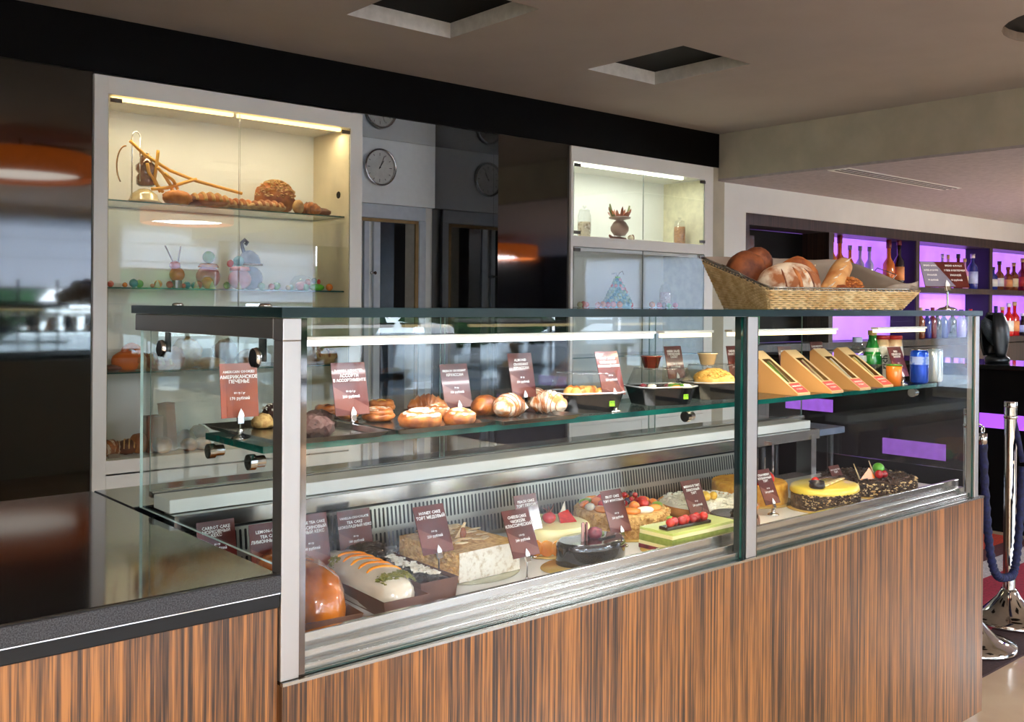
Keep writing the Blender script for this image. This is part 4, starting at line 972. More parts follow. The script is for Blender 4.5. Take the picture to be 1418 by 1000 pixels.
# sandwich wedge boxes
M_kraft = P('kraft_card', (204, 150, 90), .65, c2=(190, 136, 76), scale=6)
M_kraftl = P('kraft_card_light', (204, 172, 126), .6, c2=(196, 162, 114), scale=6)
M_redl = P('red_label', (206, 40, 42), .45); M_win = glass('box_window', (.88, .88, .86), .09, rough=.08)
def sandwich(u, v, label, fill, s=1.0):
    """(u,v) = lower right nose of the wedge on the shelf"""
    p = at(u, v, Z=ZS+.002); t = thing('sandwich_box', label, 'sandwich box', (p.x, p.y, ZS+.0005), 0, 'sandwich wedge boxes on the glass shelf')
    W_ = .062; L_ = .170; H_ = .118
    # wedge: nose at front (y=0), high edge at back (y=L_), flat sides at x=0 and x=-W_
    mb = MB()
    sides = [(0, 0), (0, .006), (L_*.93, H_), (L_, H_*.93), (L_, 0)]
    for x in (-W_, 0):
        vs = [(x, a, b) for a, b in sides]; mb.add(vs, [(0, 1, 2, 3, 4) if x < 0 else (4, 3, 2, 1, 0)], M_kraft)
    mb.add([(-W_, 0, 0), (0, 0, 0), (0, 0, .006), (-W_, 0, .006)], [(0, 1, 2, 3)], M_kraftl)
    def sl(x, f): return (x, .0+f*L_*.93, .006+f*(H_-.006))
    a, b = .25, .80; e = .011
    for (x0, x1, f0, f1) in ((-W_, 0, 0, a), (-W_, 0, b, 1), (-W_, -W_+e, a, b), (-e, 0, a, b)):
        mb.add([sl(x0, f0), sl(x1, f0), sl(x1, f1), sl(x0, f1)], [(0, 1, 2, 3)], M_kraftl)
    mb.add([(-W_, L_*.93, H_), (0, L_*.93, H_), (0, L_, H_*.93), (-W_, L_, H_*.93)], [(0, 1, 2, 3)], M_kraftl)
    mb.add([(-W_, L_, H_*.93), (0, L_, H_*.93), (0, L_, 0), (-W_, L_, 0)], [(0, 1, 2, 3)], M_kraft)
    mb.add([(-W_, 0, 0), (0, 0, 0), (0, L_, 0), (-W_, L_, 0)], [(0, 3, 2, 1)], M_kraft)
    mb.build('card_box', t)
    MB().add([sl(-W_+e, a), sl(-e, a), sl(-e, b), sl(-W_+e, b)], [(0, 1, 2, 3)], M_win).build('window', t)
    xs = [-W_+e+.001+k*(W_-2*e-.002)/5 for k in range(6)]
    cols = dict(a=(P('bread_seed', (150, 130, 92), .7, c2=(110, 100, 60), scale=120, bump=.5), F_grn, F_crust), b=(P('bread_rye', (214, 190, 150), .7, scale=90, bump=.4), F_fig, F_grn),
                c=(F_white, F_cheese, P('ham', (210, 150, 130), .5)), d=(P('bread_wheat', (226, 214, 170), .7, scale=80, bump=.3), F_cheese, F_green))[fill]
    for k in range(5):
        m = cols[0] if k in (0, 4) else cols[1] if k % 2 else cols[2]
        i = .006 if k in (0, 4) else .009+.002*(k == 2)
        vs = []
        for x in (xs[k]+.0004, xs[k+1]-.0004):
            vs += [(x, a*L_*.93+i*1.5, .004), (x, a*L_*.93+i*1.5+.002, .006+a*(H_-.006)-i*.2-.004), (x, b*L_*.93, .006+b*(H_-.006)-i), (x, b*L_*.93, .004)]
        MB().add(vs, [(0, 1, 2, 3), (7, 6, 5, 4), (0, 4, 5, 1), (1, 5, 6, 2), (2, 6, 7, 3), (3, 7, 4, 0)], m).build('sandwich_layer', t)
    Ml = Matrix.Translation(sl(-W_/2, .125)) @ RX(math.atan2(H_-.006, L_*.93))
    lb = MB().box(-W_/2+.005, W_/2-.005, -.021, .019, .0004, .0009, M_redl, M=Ml).build('red_label', t)
    text_mesh('SANDWICH', .008, M_ink, lb, Ml @ T(0, .006, .0012)); text_mesh('СЭНДВИЧ', .006, M_ink, lb, Ml @ T(0, -.007, .0012))
    return t
sandwich(1122, 546, 'kraft sandwich wedge box next to the middle post, dark filling', 'a')
sandwich(1168, 543, 'second kraft sandwich wedge box from the middle post', 'b')
sandwich(1206, 539, 'third kraft sandwich wedge box from the middle post', 'c')
sandwich(1237, 535, 'fourth kraft sandwich wedge box, beside the drinks', 'd')

# drinks
def drink(u, v, label, name='drink_bottle', cat='bottle'):
    p = at(u, v, Z=ZS); return thing(name, label, cat, (p.x, p.y, ZS+.0005))
M_gg = P('green_glass', (30, 140, 52), .08, c2=(14, 96, 34), scale=20, coat=.8); M_wp = glass('water_bottle', (.86, .92, .94), .12)
def dk(x, y, name, label, cat='bottle'): return thing(name, label, cat, (x, y, ZS+.0005))
p = at(1187, 520, Y=.285)
t = dk(p.x, .285, 'water_bottle', 'clear plastic water bottle with pale blue cap behind the sandwich boxes')
MB().lathe([(.026, 0), (.029, .006), (.029, .05), (.027, .06), (.029, .07), (.029, .092), (.022, .113), (.014, .127), (.013, .134)], M_wp, n=20).build('body', t)
MB().cyl(.0155, .133, .149, P('cap_blue', (186, 198, 232), .4), n=18).build('cap', t)
MB().lathe([(.0295, .07), (.0295, .09)], P('water_label', (190, 200, 205), .5), n=20, caps=False).build('paper_label', t)
p = at(1208, 500, Y=.255)
t = dk(p.x, .255, 'green_bottle', 'green glass bottle with gold cap and dark label')
MB().lathe([(.027, 0), (.031, .008), (.031, .075), (.028, .095), (.019, .125), (.0125, .145), (.0125, .158)], M_gg, n=22).build('glass_body', t)
MB().cyl(.0145, .156, .172, CAP['gold'], n=18).build('cap', t)
MB().lathe([(.0315, .02), (.0315, .062)], P('label_dark', (20, 28, 24), .4, c2=(180, 190, 150), scale=22, lo=.25, hi=.4), n=22, caps=False).build('paper_label', t)
t2_ = MB().lathe([(.0285, .092), (.0225, .115)], P('neck_label', (190, 205, 190), .4, c2=(40, 120, 60), scale=40, lo=.4, hi=.5), n=22, caps=False).build('neck_label', t)
for k, (u, lab) in enumerate(((1221, 'left white-labelled juice bottle with red cap'), (1239, 'right white-labelled juice bottle with red cap'))):
    p = at(u, 500, Y=.25-.025*k)
    t = dk(p.x, .25-.025*k, 'juice_bottle', lab)
    MB().lathe([(.025, 0), (.0275, .006), (.0275, .092), (.024, .12), (.0215, .142)], P('juice_body_%d' % k, (232, 216, 190) if not k else (224, 206, 190), .15, c2=(214, 170, 110), scale=5, coat=.5), n=22).build('glass_body', t)
    MB().lathe([(.024, .142), (.024, .153), (.022, .155), (0, .155)], CAP['red'], n=20).build('cap', t)
    lb = MB().lathe([(.0282, .015), (.0282, .09), (.0246, .119)], P('juice_label', (228, 224, 216), .4, c2=(220, 214, 204)), n=22, caps=False).build('paper_label', t)
    text_mesh('rich', .030, P('rich_ink', (50, 56, 60), .4), lb, RZ(-.7) @ T(-.002, -.0300, .068) @ RX(PI/2) @ RZ(PI/2))
p = at(1238, 512, Y=.155); t = dk(p.x, .155, 'orange_juice_cup', 'small round pot of orange juice behind the drinks price card', 'cup')
MB().lathe([(.021, 0), (.024, .03), (.0245, .06), (.022, .062)], P('orange_juice', (240, 130, 40), .2, coat=.5), n=20).build('cup_body', t)
MB().lathe([(.0245, .0625), (.0255, .066), (0, .067)], F_grn, n=20).build('lid', t)
def can(u, Y, label, col, c2):
    p = at(u, 500, Y=Y); t = dk(p.x, Y, 'drink_can', label, 'can')
    MB().lathe([(.024, 0), (.029, .007), (.029, .100), (.0255, .108)], P('can_'+label[:4], col, .2, .5, c2=c2, scale=9, coat=.3), n=26).build('can_body', t)
    MB().lathe([(.0255, .108), (.0265, .1105), (.0245, .1112), (.0235, .108), (0, .108)], M_chrome, n=26).build('can_lid', t)
    MB().tube([(0, 0, .109), (.010, 0, .1098), (.012, .002, .1095)], .003, M_chrome, 8, flat=.4).build('pull_tab', t)
    return t
c_ = can(1273, .150, 'blue drink can right of the drinks price card', (26, 88, 214), (18, 62, 180))
MB().lathe([(.0293, .062), (.0293, .088)], P('can_patch', (150, 170, 220), .3, c2=(60, 100, 200), scale=50, lo=.4, hi=.5), n=26, caps=False).build('can_print', c_)
can(1293, .155, 'white drink can, last of the drinks at the right end of the shelf', (226, 230, 232), (212, 218, 222))

# ------------------------------------------------------------------ cakes on the case floor
ZF = ZD+.0005
def board(t, r, sq=1.0, mat=None, name='cake_board', c=(0, 0)):
    return MB().lathe([(0, 0), (r, 0), (r*1.01, .0015), (r, .003), (0, .003)], mat or F_bd, (c[0], c[1], 0), n=48, sq=sq, caps=False).build(name, t)
def loaf_paper(t, L_, W_, H_, mat=F_paper, closed_end=True):
    a, b = W_/2, L_/2; th = .0016
    mb = MB()
    mb.add([(-a*.86, -b, 0), (a*.86, -b, 0), (a*.86, b, 0), (-a*.86, b, 0), (-a, -b-.003, H_), (a, -b-.003, H_), (a, b+.003, H_), (-a, b+.003, H_)],
           [(0, 3, 2, 1), (0, 1, 5, 4), (1, 2, 6, 5), (2, 3, 7, 6), (3, 0, 4, 7)], mat)
    return mb.build('paper_mould', t, solid=-.0016)
def loafcake(x, y, rz, L_, W_, H_, label, mat, name='loaf_cake', pm=F_paper, seed=0, ph=.034):
    t = thing(name, label, 'cake', (x, y, ZF), rz)
    loaf_paper(t, L_, W_, ph, pm)
    MB().ball((0, 0, ph*.5), (W_*.47, L_*.485, H_-ph*.5), mat, 30, .05, 9, floor=.003, power=.62, seed=seed).build('cake_top', t)
    return t
l1 = loafcake(.172, .265, -.10, .32, .118, .100, 'orange glazed loaf cake in the left front corner of the case', F_orange, seed=1, ph=.024)
def surf(x, y, W_, L_, H_, ph=.034):
    a = abs(x)/(W_*.47); b = abs(y)/(L_*.485)
    q = max(0, 1-a**(2/.62)-0); r_ = max(0, (1-min(1, b)**(2/.62)))
    return ph*.5+(H_-ph*.5)*(max(.0, min(q, 1))**.31)*(r_**.31)
l2 = loafcake(.318, .258, -.06, .325, .098, .074, 'white iced loaf cake with orange peel strips and pistachio', F_icing, seed=2)
for k in range(5):
    y0_ = .055-k*.032
    pts = [(-.034+.0085*i, y0_-.0018*i+.010*math.sin(i*.4), surf(-.034+.0085*i, y0_, .098, .325, .074)+.001) for i in range(9)]
    MB().tube(pts, [.002]+[.0045]*7+[.002], F_peel, 8, flat=.5).build('orange_peel_strip', l2)
mb = MB(); specks(mb, 150, lambda q: ((lambda x_, y_: (x_, y_, surf(x_, y_, .098, .325, .074)+.002))(q.uniform(-.036, .04), -.118+q.gauss(0, .007)), 0), .0035, F_pist, 3, .8)
specks(mb, 120, lambda q: ((lambda x_, y_: (x_, y_, surf(x_, y_, .098, .325, .074)+.001))(-.038+q.gauss(0, .004), q.uniform(.04, .14)), 0), .003, F_pist, 4, .8); stuff(mb.build('pistachio_crumbs', l2))
l3 = thing('chocolate_loaf', 'chocolate loaf in dark paper strewn with white flakes', 'cake', (.408, .272, ZF), -.03)
loaf_paper(l3, .30, .088, .046, F_paper)
MB().grid(lambda a, b: (-.040+.080*a, -.147+.294*b, .041+.010*math.sin(PI*a)*math.sin(PI*b)**.4+.003*noise.noise(Vector((a*9, b*20, 0)))), 14, 30, F_chocd).build('cake_top', l3)
mb = MB(); specks(mb, 190, lambda q: ((lambda y_: ((.012-.10*y_)*.5+q.gauss(0, .010)+.006, y_, .064), 0)[0:1] + (0,))(q.uniform(-.13, .135)) if False else (((lambda y_: (q.gauss(.004, .009), y_, .053))(q.uniform(-.13, .13))), 0), .0055, F_nutp, 7, .5)
stuff(mb.build('white_flakes', l3))
mb = MB(); specks(mb, 130, lambda q: ((q.uniform(-.036, .03), q.uniform(.04, .138), .054+q.random()*.008), 0), .008, F_chocd, 8, .6); stuff(mb.build('chocolate_chunks', l3))

# almond square cake
ac = thing('almond_cake', 'square honey cake with nut-crumbed sides and almond flakes on top', 'cake', (.592, .30, ZF), .03)
board(ac, .135, 1, P('clear_board', (190, 186, 160), .1, .3, coat=.6))
def rough_box(mb, x0, x1, y0, y1, z0, z1, mat, amp=.0025, n=12, top=None, frontmat=None):
    def side(p0, p1, m):
        mb.grid(lambda a, b: tuple(Vector((p0[0]+(p1[0]-p0[0])*a, p0[1]+(p1[1]-p0[1])*a, z0+(z1-z0)*b))+Vector((noise.noise(Vector((a*17, b*9, p0[0]*50))), noise.noise(Vector((a*19, b*9, 5+p0[1]*50))), noise.noise(Vector((a*13, b*7, 9))) if b < .99 else 0))*amp), n, 7, m)
    side((x0, y0), (x1, y0), frontmat or mat); side((x1, y0), (x1, y1), mat); side((x1, y1), (x0, y1), mat); side((x0, y1), (x0, y0), mat)
    mb.grid(lambda a, b: (x0+(x1-x0)*a, y0+(y1-y0)*b, z1+.002*noise.noise(Vector((a*20, b*20, 3)))), n, n, top or mat)
    return mb
rough_box(MB(), -.086, .086, -.105, .105, .004, .066, F_nut, frontmat=F_nutp).build('cake_body', ac)
mb = MB()
rnd = random.Random(5)
for k in range(26):
    x_, y_ = rnd.uniform(-.06, .06), rnd.uniform(-.07, .09); a_ = rnd.uniform(-.5, .5)
    MB().ball((0, 0, 0), (.017, .0065, .002), F_alm, 12, M=T(x_, y_, .0705+k*.00025) @ RZ(a_) @ RX(rnd.uniform(-.25, .25))).build('almond_flake', ac)
MB().add([(-.012, 0, .068), (.008, .004, .068), (.020, 0, .098), (.016, .002, .099)], [(0, 1, 2, 3)], F_alm).build('almond_spike', ac, solid=.002)
MB().lathe([(.006, .066), (.008, .078), (.005, .088), (0, .089)], P('caramel', (150, 70, 20), .15, coat=.7), (.01, .0, 0), n=12).build('caramel_drop', ac)
mb = MB(); specks(mb, 420, lambda q: ((q.choice((-.087, .087)), q.uniform(-.10, .10), q.uniform(.008, .062)), 0), .0042, F_nut, 2, .8); stuff(mb.build('nut_crumbs', ac))
# round layer helper
def round_cake(t, r, h, mat, z0=.003, amp=.0, name='cake_body', top=None, bev=.006):
    mb = MB(); n = 48
    prof = [(r, z0), (r, z0+h*.33), (r, z0+h*.66), (r, z0+h-bev), (r-bev*.4, z0+h-bev*.35), (r-bev, z0+h)]
    mb.lathe(prof, mat, n=n, caps=False); mb.lathe([(r-bev, z0+h), (r*.5, z0+h), (0, z0+h)], top or mat, n=n, caps=False)
    if amp:
        for i, v in enumerate(mb.v):
            d = Vector((v.x, v.y, 0)); k = noise.noise(v*180)*amp
            if d.length > 1e-4: v += d.normalized()*k; v.z += k*.4
    return mb.build(name, t)
cc = thing('cream_cake', 'round pale yellow cream cake with orange slices on its side and a red fruit', 'cake', (.878, .315, ZF))
board(cc, .118)
round_cake(cc, .098, .058, F_cream)
for k in range(9):
    a_ = -PI*.92+k*.26
    m = T(.1005*math.cos(a_), .1005*math.sin(a_), .021) @ RZ(a_) @ RY(PI/2)
    s_ = MB().cyl(.0185, -.002, .004, F_peel, M=m, n=22).build('orange_slice', cc, .001)
MB().ball((-.01, -.01, .074), (.017, .017, .014), F_red, 18, .05).build('red_fruit', cc)
for k in range(3): MB().tube([(-.01, -.01, .082), (-.018+k*.01, -.008, .094), (-.026+k*.018, -.004, .099+k*.002)], [.003, .0015, .0005], P('calyx_brown', (120, 50, 30), .5), 6).build('calyx', cc)
MB().add([(.01, -.03, .062), (.052, -.042, .062), (.062, -.02, .066), (.058, -.004, .084), (.03, 0, .078)], [(0, 1, 2, 3, 4)], F_strw).build('strawberry_slice', cc, solid=.006)
MB().add([(-.05, .02, .062), (-.02, .02, .062), (-.03, .022, .088)], [(0, 1, 2)], F_white).build('white_chocolate_shard', cc, solid=.0015)
MB().add([(.06, .03, .062), (.085, .03, .062), (.082, .032, .095)], [(0, 1, 2)], F_white).build('white_chocolate_shard', cc, solid=.0015)

dkc = thing('dark_glazed_cake', 'round cake in dark mirror glaze with fig and striped chocolate sticks', 'cake', (.862, .158, ZF))
board(dkc, .10, .62, c=(-.045, -.005))
p_ = round_cake(dkc, .094, .050, F_glaze, bev=.009); p_.scale = (1, .66, 1)
for k in range(3): MB().lathe([(0, 0), (.0028, .001), (.0028, .042), (0, .043)], P('striped_stick_%d' % k, (214, 170, 160) if k != 1 else (150, 80, 80), .4, c2=(120, 60, 60), scale=120, stretch=(1, 1, .1)), (-.040+k*.007, -.012+.004*(k % 2), .052), n=10).build('chocolate_stick', dkc)
MB().add([(-.022, -.004, .052), (-.004, 0, .052), (-.014, .004, .086)], [(0, 1, 2)], F_chocd).build('chocolate_shard', dkc, solid=.002)
MB().ball((.008, -.004, .064), (.019, .016, .014), F_fig, 18, .15, 8, seed=2).build('fig', dkc)
MB().ball((.036, .014, .055), (.020, .012, .005), F_kiwi, 16, .1).build('kiwi_slice', dkc)
MB().box(.0, .055, -.028, -.024, .052, .056, F_chocd, M=RZ(.1)).build('chocolate_leaf', dkc)

fc_ = thing('fruit_cake', 'round cake coated in nut crumbs and topped with mixed glazed fruit', 'cake', (1.15, .335, ZF))
board(fc_, .14)
round_cake(fc_, .122, .058, F_nut, amp=.004)
mb = MB(); specks(mb, 500, lambda q: ((lambda a_: (.124*math.cos(a_), .124*math.sin(a_), q.uniform(.006, .058)))(q.uniform(-PI*.95, .1)), 0), .0045, F_nut, 9, .8); stuff(mb.build('nut_crumbs', fc_))
rnd = random.Random(11)
for k in range(15):
    a_ = 2*PI*k/15; m = [F_peach, F_kiwi, F_peach, F_white][k % 4]
    MB().ball((0, 0, 0), (.024, .013, .008), m, 14, .12, 6, seed=k, M=T(.095*math.cos(a_), .095*math.sin(a_), .068) @ RZ(a_+1.2) @ RX(.3)).build({F_peach: 'peach_slice', F_kiwi: 'kiwi_slice', F_white: 'pear_slice'}[m], fc_)
for k in range(9):
    a_ = 2*PI*k/9+.3; MB().ball((.062*math.cos(a_), .062*math.sin(a_), .073), (.015, .013, .012), F_strw if k % 3 else F_peach, 14, .12, 6, seed=k).build('strawberry_piece', fc_)
for k in range(22):
    a_ = rnd.random()*2*PI; d_ = rnd.random()**.5*.05
    MB().ball((d_*math.cos(a_), d_*math.sin(a_)-.005, .075+rnd.random()*.012), .0075, F_blk if k % 2 else F_red, 10, .12, 9, seed=k).build('berry', fc_)

tt = thing('crumble_tart', 'large shallow tart with golden crust and pale crumble topping', 'tart', (1.498, .322, ZF))
MB().lathe([(.128, 0), (.142, .03), (.139, .032), (.134, .028)], F_tart, n=56).build('crust', tt)
MB().lathe([(.138, .0), (.1385, .0015), (.132, .002)], P('brown_disc', (90, 60, 40), .5), n=40).build('base_disc', tt)
MB().grid(lambda a, b: ((1-b)*.137*math.cos(2*PI*a), (1-b)*.137*math.sin(2*PI*a), .030+.008*(1-(1-b)**4)+.004*noise.noise(Vector((a*30, b*9, 1)))), 60, 14, F_white, closeu=True).build('cream_topping', tt)
mb = MB(); specks(mb, 380, lambda q: ((lambda a_, d: (d*math.cos(a_), d*math.sin(a_), .039))(q.random()*2*PI, q.random()**.5*.13), 0), .005, F_white, 12, .7); stuff(mb.build('crumble', tt))
for k, (x_, y_) in enumerate(((-.02, -.01), (-.005, .006), (.008, -.012))): MB().ball((x_, y_, .050), .012, F_custard, 12, .1, seed=k).build('candied_fruit', tt)

gc = thing('green_glazed_bar', 'long layered cake with pale green glaze and a row of cherries', 'cake', (1.165, .128, ZF), .0)
layers = [(0, .010, F_fig), (.010, .018, F_cream), (.018, .034, P('pistachio_sponge', (150, 158, 70), .8, c2=(128, 140, 56), scale=80, bump=.5)), (.034, .043, F_cream), (.043, .050, F_green)]
for a_, b_2, m in layers: MB().box(-.125+a_*.1, .125-a_*.1, -.058, .045, a_+.002, b_2+.0018, m).build('cake_layer', gc, .0008)
board(gc, .15, .45)
MB().box(-.11, .045, -.040, -.012, .052, .060, F_chocd, M=RZ(-.05)).build('chocolate_bar', gc, .001)
for k in range(7):
    MB().ball((-.092+k*.021, -.026+.006*(k % 2), .068), (.0115, .011, .0105), F_red if k % 3 else F_strw, 14, .08, seed=k).build('cherry', gc)
MB().ball((-.078, -.012, .076), (.010, .006, .004), F_kiwi, 10, .2).build('green_leaf', gc)
MB().tube([(.034, -.02, .076), (.040, -.018, .090)], .0008, F_chocd, 6).build('cherry_stalk', gc)

cr_ = thing('chocolate_dessert', 'small round chocolate dessert with coiled ring and red fruit left of the middle post', 'cake', (1.385, .150, ZF))
round_cake(cr_, .062, .040, F_chocd, bev=.004)
for k in range(12):
    a_ = -PI+k*PI/5.5; MB().ball((0, 0, 0), (.004, .015, .019), P('praline_disc', (150, 104, 82), .4, c2=(128, 84, 66)), 14, M=T(.064*math.cos(a_), .064*math.sin(a_), .020) @ RZ(a_)).build('chocolate_disc', cr_)
MB().ball((-.015, -.02, .05), (.02, .016, .012), F_glaze, 16, .1).build('glazed_plum', cr_)
rg_ = [(.012+.019*math.cos(w_), -.02, .070+.019*math.sin(w_)) for w_ in [2*PI*i/26 for i in range(26)]]
MB().tube(rg_, .0016, F_tart, 6, closed=True).build('sugar_ring', cr_)
MB().ball((.024, -.02, .064), (.012, .011, .013), F_strw, 14, .06).build('red_fruit', cr_)
board(cr_, .078)

# right bay
sc_ = thing('strawberry_cake', 'yellow sponge cake topped with strawberries, just right of the middle post', 'cake', (1.745, .36, ZF))
board(sc_, .13)
round_cake(sc_, .112, .058, P('yellow_sponge', (232, 176, 64), .7, c2=(210, 140, 40), scale=60, bump=.8), amp=.003)
for k, (x_, y_) in enumerate(((-.05, -.06), (-.02, -.045), (.0, -.07), (-.035, -.02), (.03, -.04), (-.065, -.025))):
    b_ = MB().ball((x_, y_, .075), (.016, .016, .018), F_strw, 16, .08, 5, seed=k).build('strawberry', sc_)
for k in range(4): MB().ball((-.03+k*.014, -.075+.01*(k % 2), .072), (.010, .005, .006), F_grn if k % 2 else F_blk, 10, .2, seed=k).build('mint_leaf', sc_)

ap = thing('apple_cake', 'round cake with chocolate-flaked side, yellow cream top and fanned apple slices', 'cake', (1.842, .165, ZF))
board(ap, .125, .8)
o_ = round_cake(ap, .112, .044, F_shav, amp=.003); o_.scale = (1, .78, 1)
o_ = MB().lathe([(.114, .0465), (.117, .052), (.113, .064), (.10, .068), (0, .069)], P('yellow_glaze', (248, 222, 96), .3, c2=(240, 206, 76), scale=12, coat=.4), n=48, sq=.78).build('cream_top', ap)
for k in range(8):
    m_ = T(-.05+k*.018, -.030+.004*k, .0715) @ RZ(.5-.06*k) @ RX(-.25)
    MB().ball((0, 0, 0), (.026, .014, .0035), F_alm if k % 2 else F_cream, 14, M=m_).build('apple_slice', ap)
MB().tube([(-.03, .03, .072), (.03, .024, .078), (.09, .016, .074)], [.006, .009, .004], F_shav, 8, flat=.35).build('chocolate_curl', ap)
MB().ball((-.062, -.008, .080), (.015, .013, .014), F_strw, 14, .1, seed=3).build('strawberry', ap)
MB().lathe([(.020, .068), (.023, .072), (.020, .088), (.018, .088), (.019, .072)], F_chocd, (-.088, -.03, 0), n=20, caps=False).build('chocolate_ring', ap)
mb = MB(); specks(mb, 560, lambda q: ((lambda a_: (.115*math.cos(a_), .115*.78*math.sin(a_), q.uniform(.005, .048)))(q.uniform(-PI, .1)), 0), .0055, F_shav, 13, .4)
specks(mb, 200, lambda q: ((lambda a_: (.115*math.cos(a_), .115*.78*math.sin(a_), q.uniform(.008, .048)))(q.uniform(-PI, .1)), 0), .0045, F_alm, 14, .3); stuff(mb.build('chocolate_flakes', ap))

ch = thing('chocolate_shaving_cake', 'broad flat cake buried in chocolate shavings with fruits on top', 'cake', (2.19, .225, ZF))
board(ch, .17, .9)
o_ = round_cake(ch, .155, .040, F_shav, amp=.004); o_.scale = (1, .88, 1)
mb = MB(); specks(mb, 700, lambda q: ((lambda a_, d: (.156*d*math.cos(a_), .137*d*math.sin(a_), .046))(q.random()*2*PI, q.random()**.5), 0) if q.random() < .6 else ((lambda a_: (.158*math.cos(a_), .139*math.sin(a_), q.uniform(.005, .042)))(q.uniform(-PI, .2)), 0), .007, F_shav, 15, .35)
specks(mb, 260, lambda q: ((lambda a_: (.158*math.cos(a_), .139*math.sin(a_), q.uniform(.005, .045)))(q.uniform(-PI, .2)), 0), .0055, F_alm, 16, .3); stuff(mb.build('chocolate_flakes', ch))
MB().add([(-.10, -.03, .045), (-.03, -.045, .045), (-.03, -.01, .045), (-.045, -.03, .080)], [(0, 1, 3), (1, 2, 3), (2, 0, 3), (0, 2, 1)], F_peach).build('melon_wedge', ch)
MB().ball((-.02, -.05, .058), .014, F_red, 14, .1).build('cherry', ch); MB().ball((.002, -.055, .057), .012, F_red, 14, .1).build('cherry', ch)
MB().ball((.030, -.02, .068), (.019, .019, .018), F_lime, 16, .05).build('green_fruit', ch)
for x_, s_ in ((-.10, 1), (-.01, 1)): MB().tube([(x_, -.03, .045), (x_-.02, -.03, .075), (x_-.034, -.028, .10)], [.003, .002, .001], F_alm, 6).build('white_chocolate_stick', ch)
rg_ = thing('coiled_wafer', 'striped red and white wafer stick lying by the front sill, right of the middle post', 'wafer', (1.60, .078, ZF), .35)
MB().tube([(-.05, 0, .005), (0, .004, .007), (.05, 0, .010)], .004, P('striped_wafer', (220, 190, 180), .5, c2=(170, 60, 50), scale=60, stretch=(1, .1, .1), lo=.48, hi=.52), 8).build('stick', rg_)

# ------------------------------------------------------------------ bread basket on the case top
ZK = ZT+.0178
th = -.42
pL = at(1066, 430.5, Y=.345)
bk = thing('bread_basket', 'long wicker basket with wire rim and paper lining on top of the case', 'basket', (pL.x, pL.y, ZK), th)
BWd, BDp = .475, .28                 # bottom width, depth (local x to the right, y to the back)
F_wick = P('wicker', (236, 206, 156), .6, c2=(206, 164, 108), scale=30, bump=.3)
F_wire = P('basket_wire', (176, 170, 160), .25, 1)
hf, hb = .062, .165                  # rim height front / back
def wallpt(side, a, f):
    """a along the wall 0..1, f up 0..1"""
    ox = .055*f; 
    if side == 'f': x0, x1 = -.018*f, BWd+.055*f; return Vector((x0+(x1-x0)*a, -.022*f, hf*f))
    if side == 'b': x0, x1 = -.06*f, BWd+.02*f; return Vector((x0+(x1-x0)*a, BDp+.05*f, hb*f))
    if side == 'l': p0 = wallpt('f', 0, f); p1 = wallpt('b', 0, f); return p0.lerp(p1, a)
    p0 = wallpt('f', 1, f); p1 = wallpt('b', 1, f); return p0.lerp(p1, a)
for side, nst in (('f', 34), ('b', 34), ('l', 22), ('r', 22)):
    rowsn = 9 if side == 'f' else 16
    for r_ in range(rowsn):
        f = (r_+.5)/rowsn*.95; sgn = 1 if r_ % 2 else -1; hh = (hf if side == 'f' else hb)
        pts = []
        for i in range(nst*2+1):
            a = i/(nst*2); q = wallpt(side, a, f); nrm = {'f': Vector((0, -1, .2)), 'b': Vector((0, 1, .2)), 'l': Vector((-1, 0, .2)), 'r': Vector((1, 0, .2))}[side]
            pts.append(q+nrm*.0022*math.sin(i*PI/2+(PI if sgn > 0 else 0)))
        MB().tube(pts, .0030 if side == 'f' else .0042, F_wick, 6, flat=1.15).build('weave_strand', bk)
    for i in range(nst+1 if side in 'fb' else nst):
        a = i/nst; MB().tube([wallpt(side, a, 0), wallpt(side, a, 1)], .0019, F_wick, 5).build('stake', bk)
for f, r_ in ((1.0, .0030), (.97, .0018)):
    loop = []
    for side, rng in (('f', (0, 1)), ('r', (0, 1)), ('b', (1, 0)), ('l', (1, 0))):
        loop += [wallpt(side, rng[0]+(rng[1]-rng[0])*i/8, f)+Vector((0, 0, .004 if f == 1 else -.001)) for i in range(8)]
    MB().tube(loop, r_, F_wire, 6, closed=True).build('wire_rim', bk)
for side in 'lr':
    a0_, a1_ = wallpt(side, .35, 1), wallpt(side, .6, 1); o2 = Vector((-.018 if side == 'l' else .018, 0, .018))
    MB().tube([a0_, a0_+o2, a1_+o2, a1_], .0016, F_wire, 6).build('wire_handle', bk)
MB().tube([wallpt('f', i/10, 0)+Vector((0, -.002, .002)) for i in range(11)], .0018, F_wire, 6).build('bottom_wire', bk)
MB().box(.01, BWd-.01, .005, BDp-.005, .002, .006, F_wick).build('basket_floor', bk)
F_lin = P('greaseproof_paper', (158, 146, 134), .7, c2=(140, 128, 114), scale=5)
def lin(fn, nu, nv): return MB().grid(fn, nu, nv, F_lin)
ln = MB()
def lp(side, a, f, e=.008):
    q = wallpt(side, a, f); c_ = Vector((BWd/2, BDp/2, q.z)); d_ = (c_-q); d_.z = 0; q = q+d_.normalized()*e; q.z += .006
    q += Vector((0, 0, 0))+Vector((noise.noise(q*14), noise.noise(q*15+Vector((3, 0, 0))), noise.noise(q*13+Vector((0, 7, 0)))))*.004
    return tuple(q)
ln.grid(lambda a, f: lp('b', a, f*1.02), 20, 8, F_lin).grid(lambda a, f: lp('r', a, f*1.04), 12, 8, F_lin).grid(lambda a, f: lp('l', a, f*1.02), 12, 8, F_lin).grid(lambda a, f: lp('f', a, f*.9), 14, 4, F_lin)
lo = ln.build('paper_lining', bk, solid=.0008)
q = wallpt('f', 1, 1)
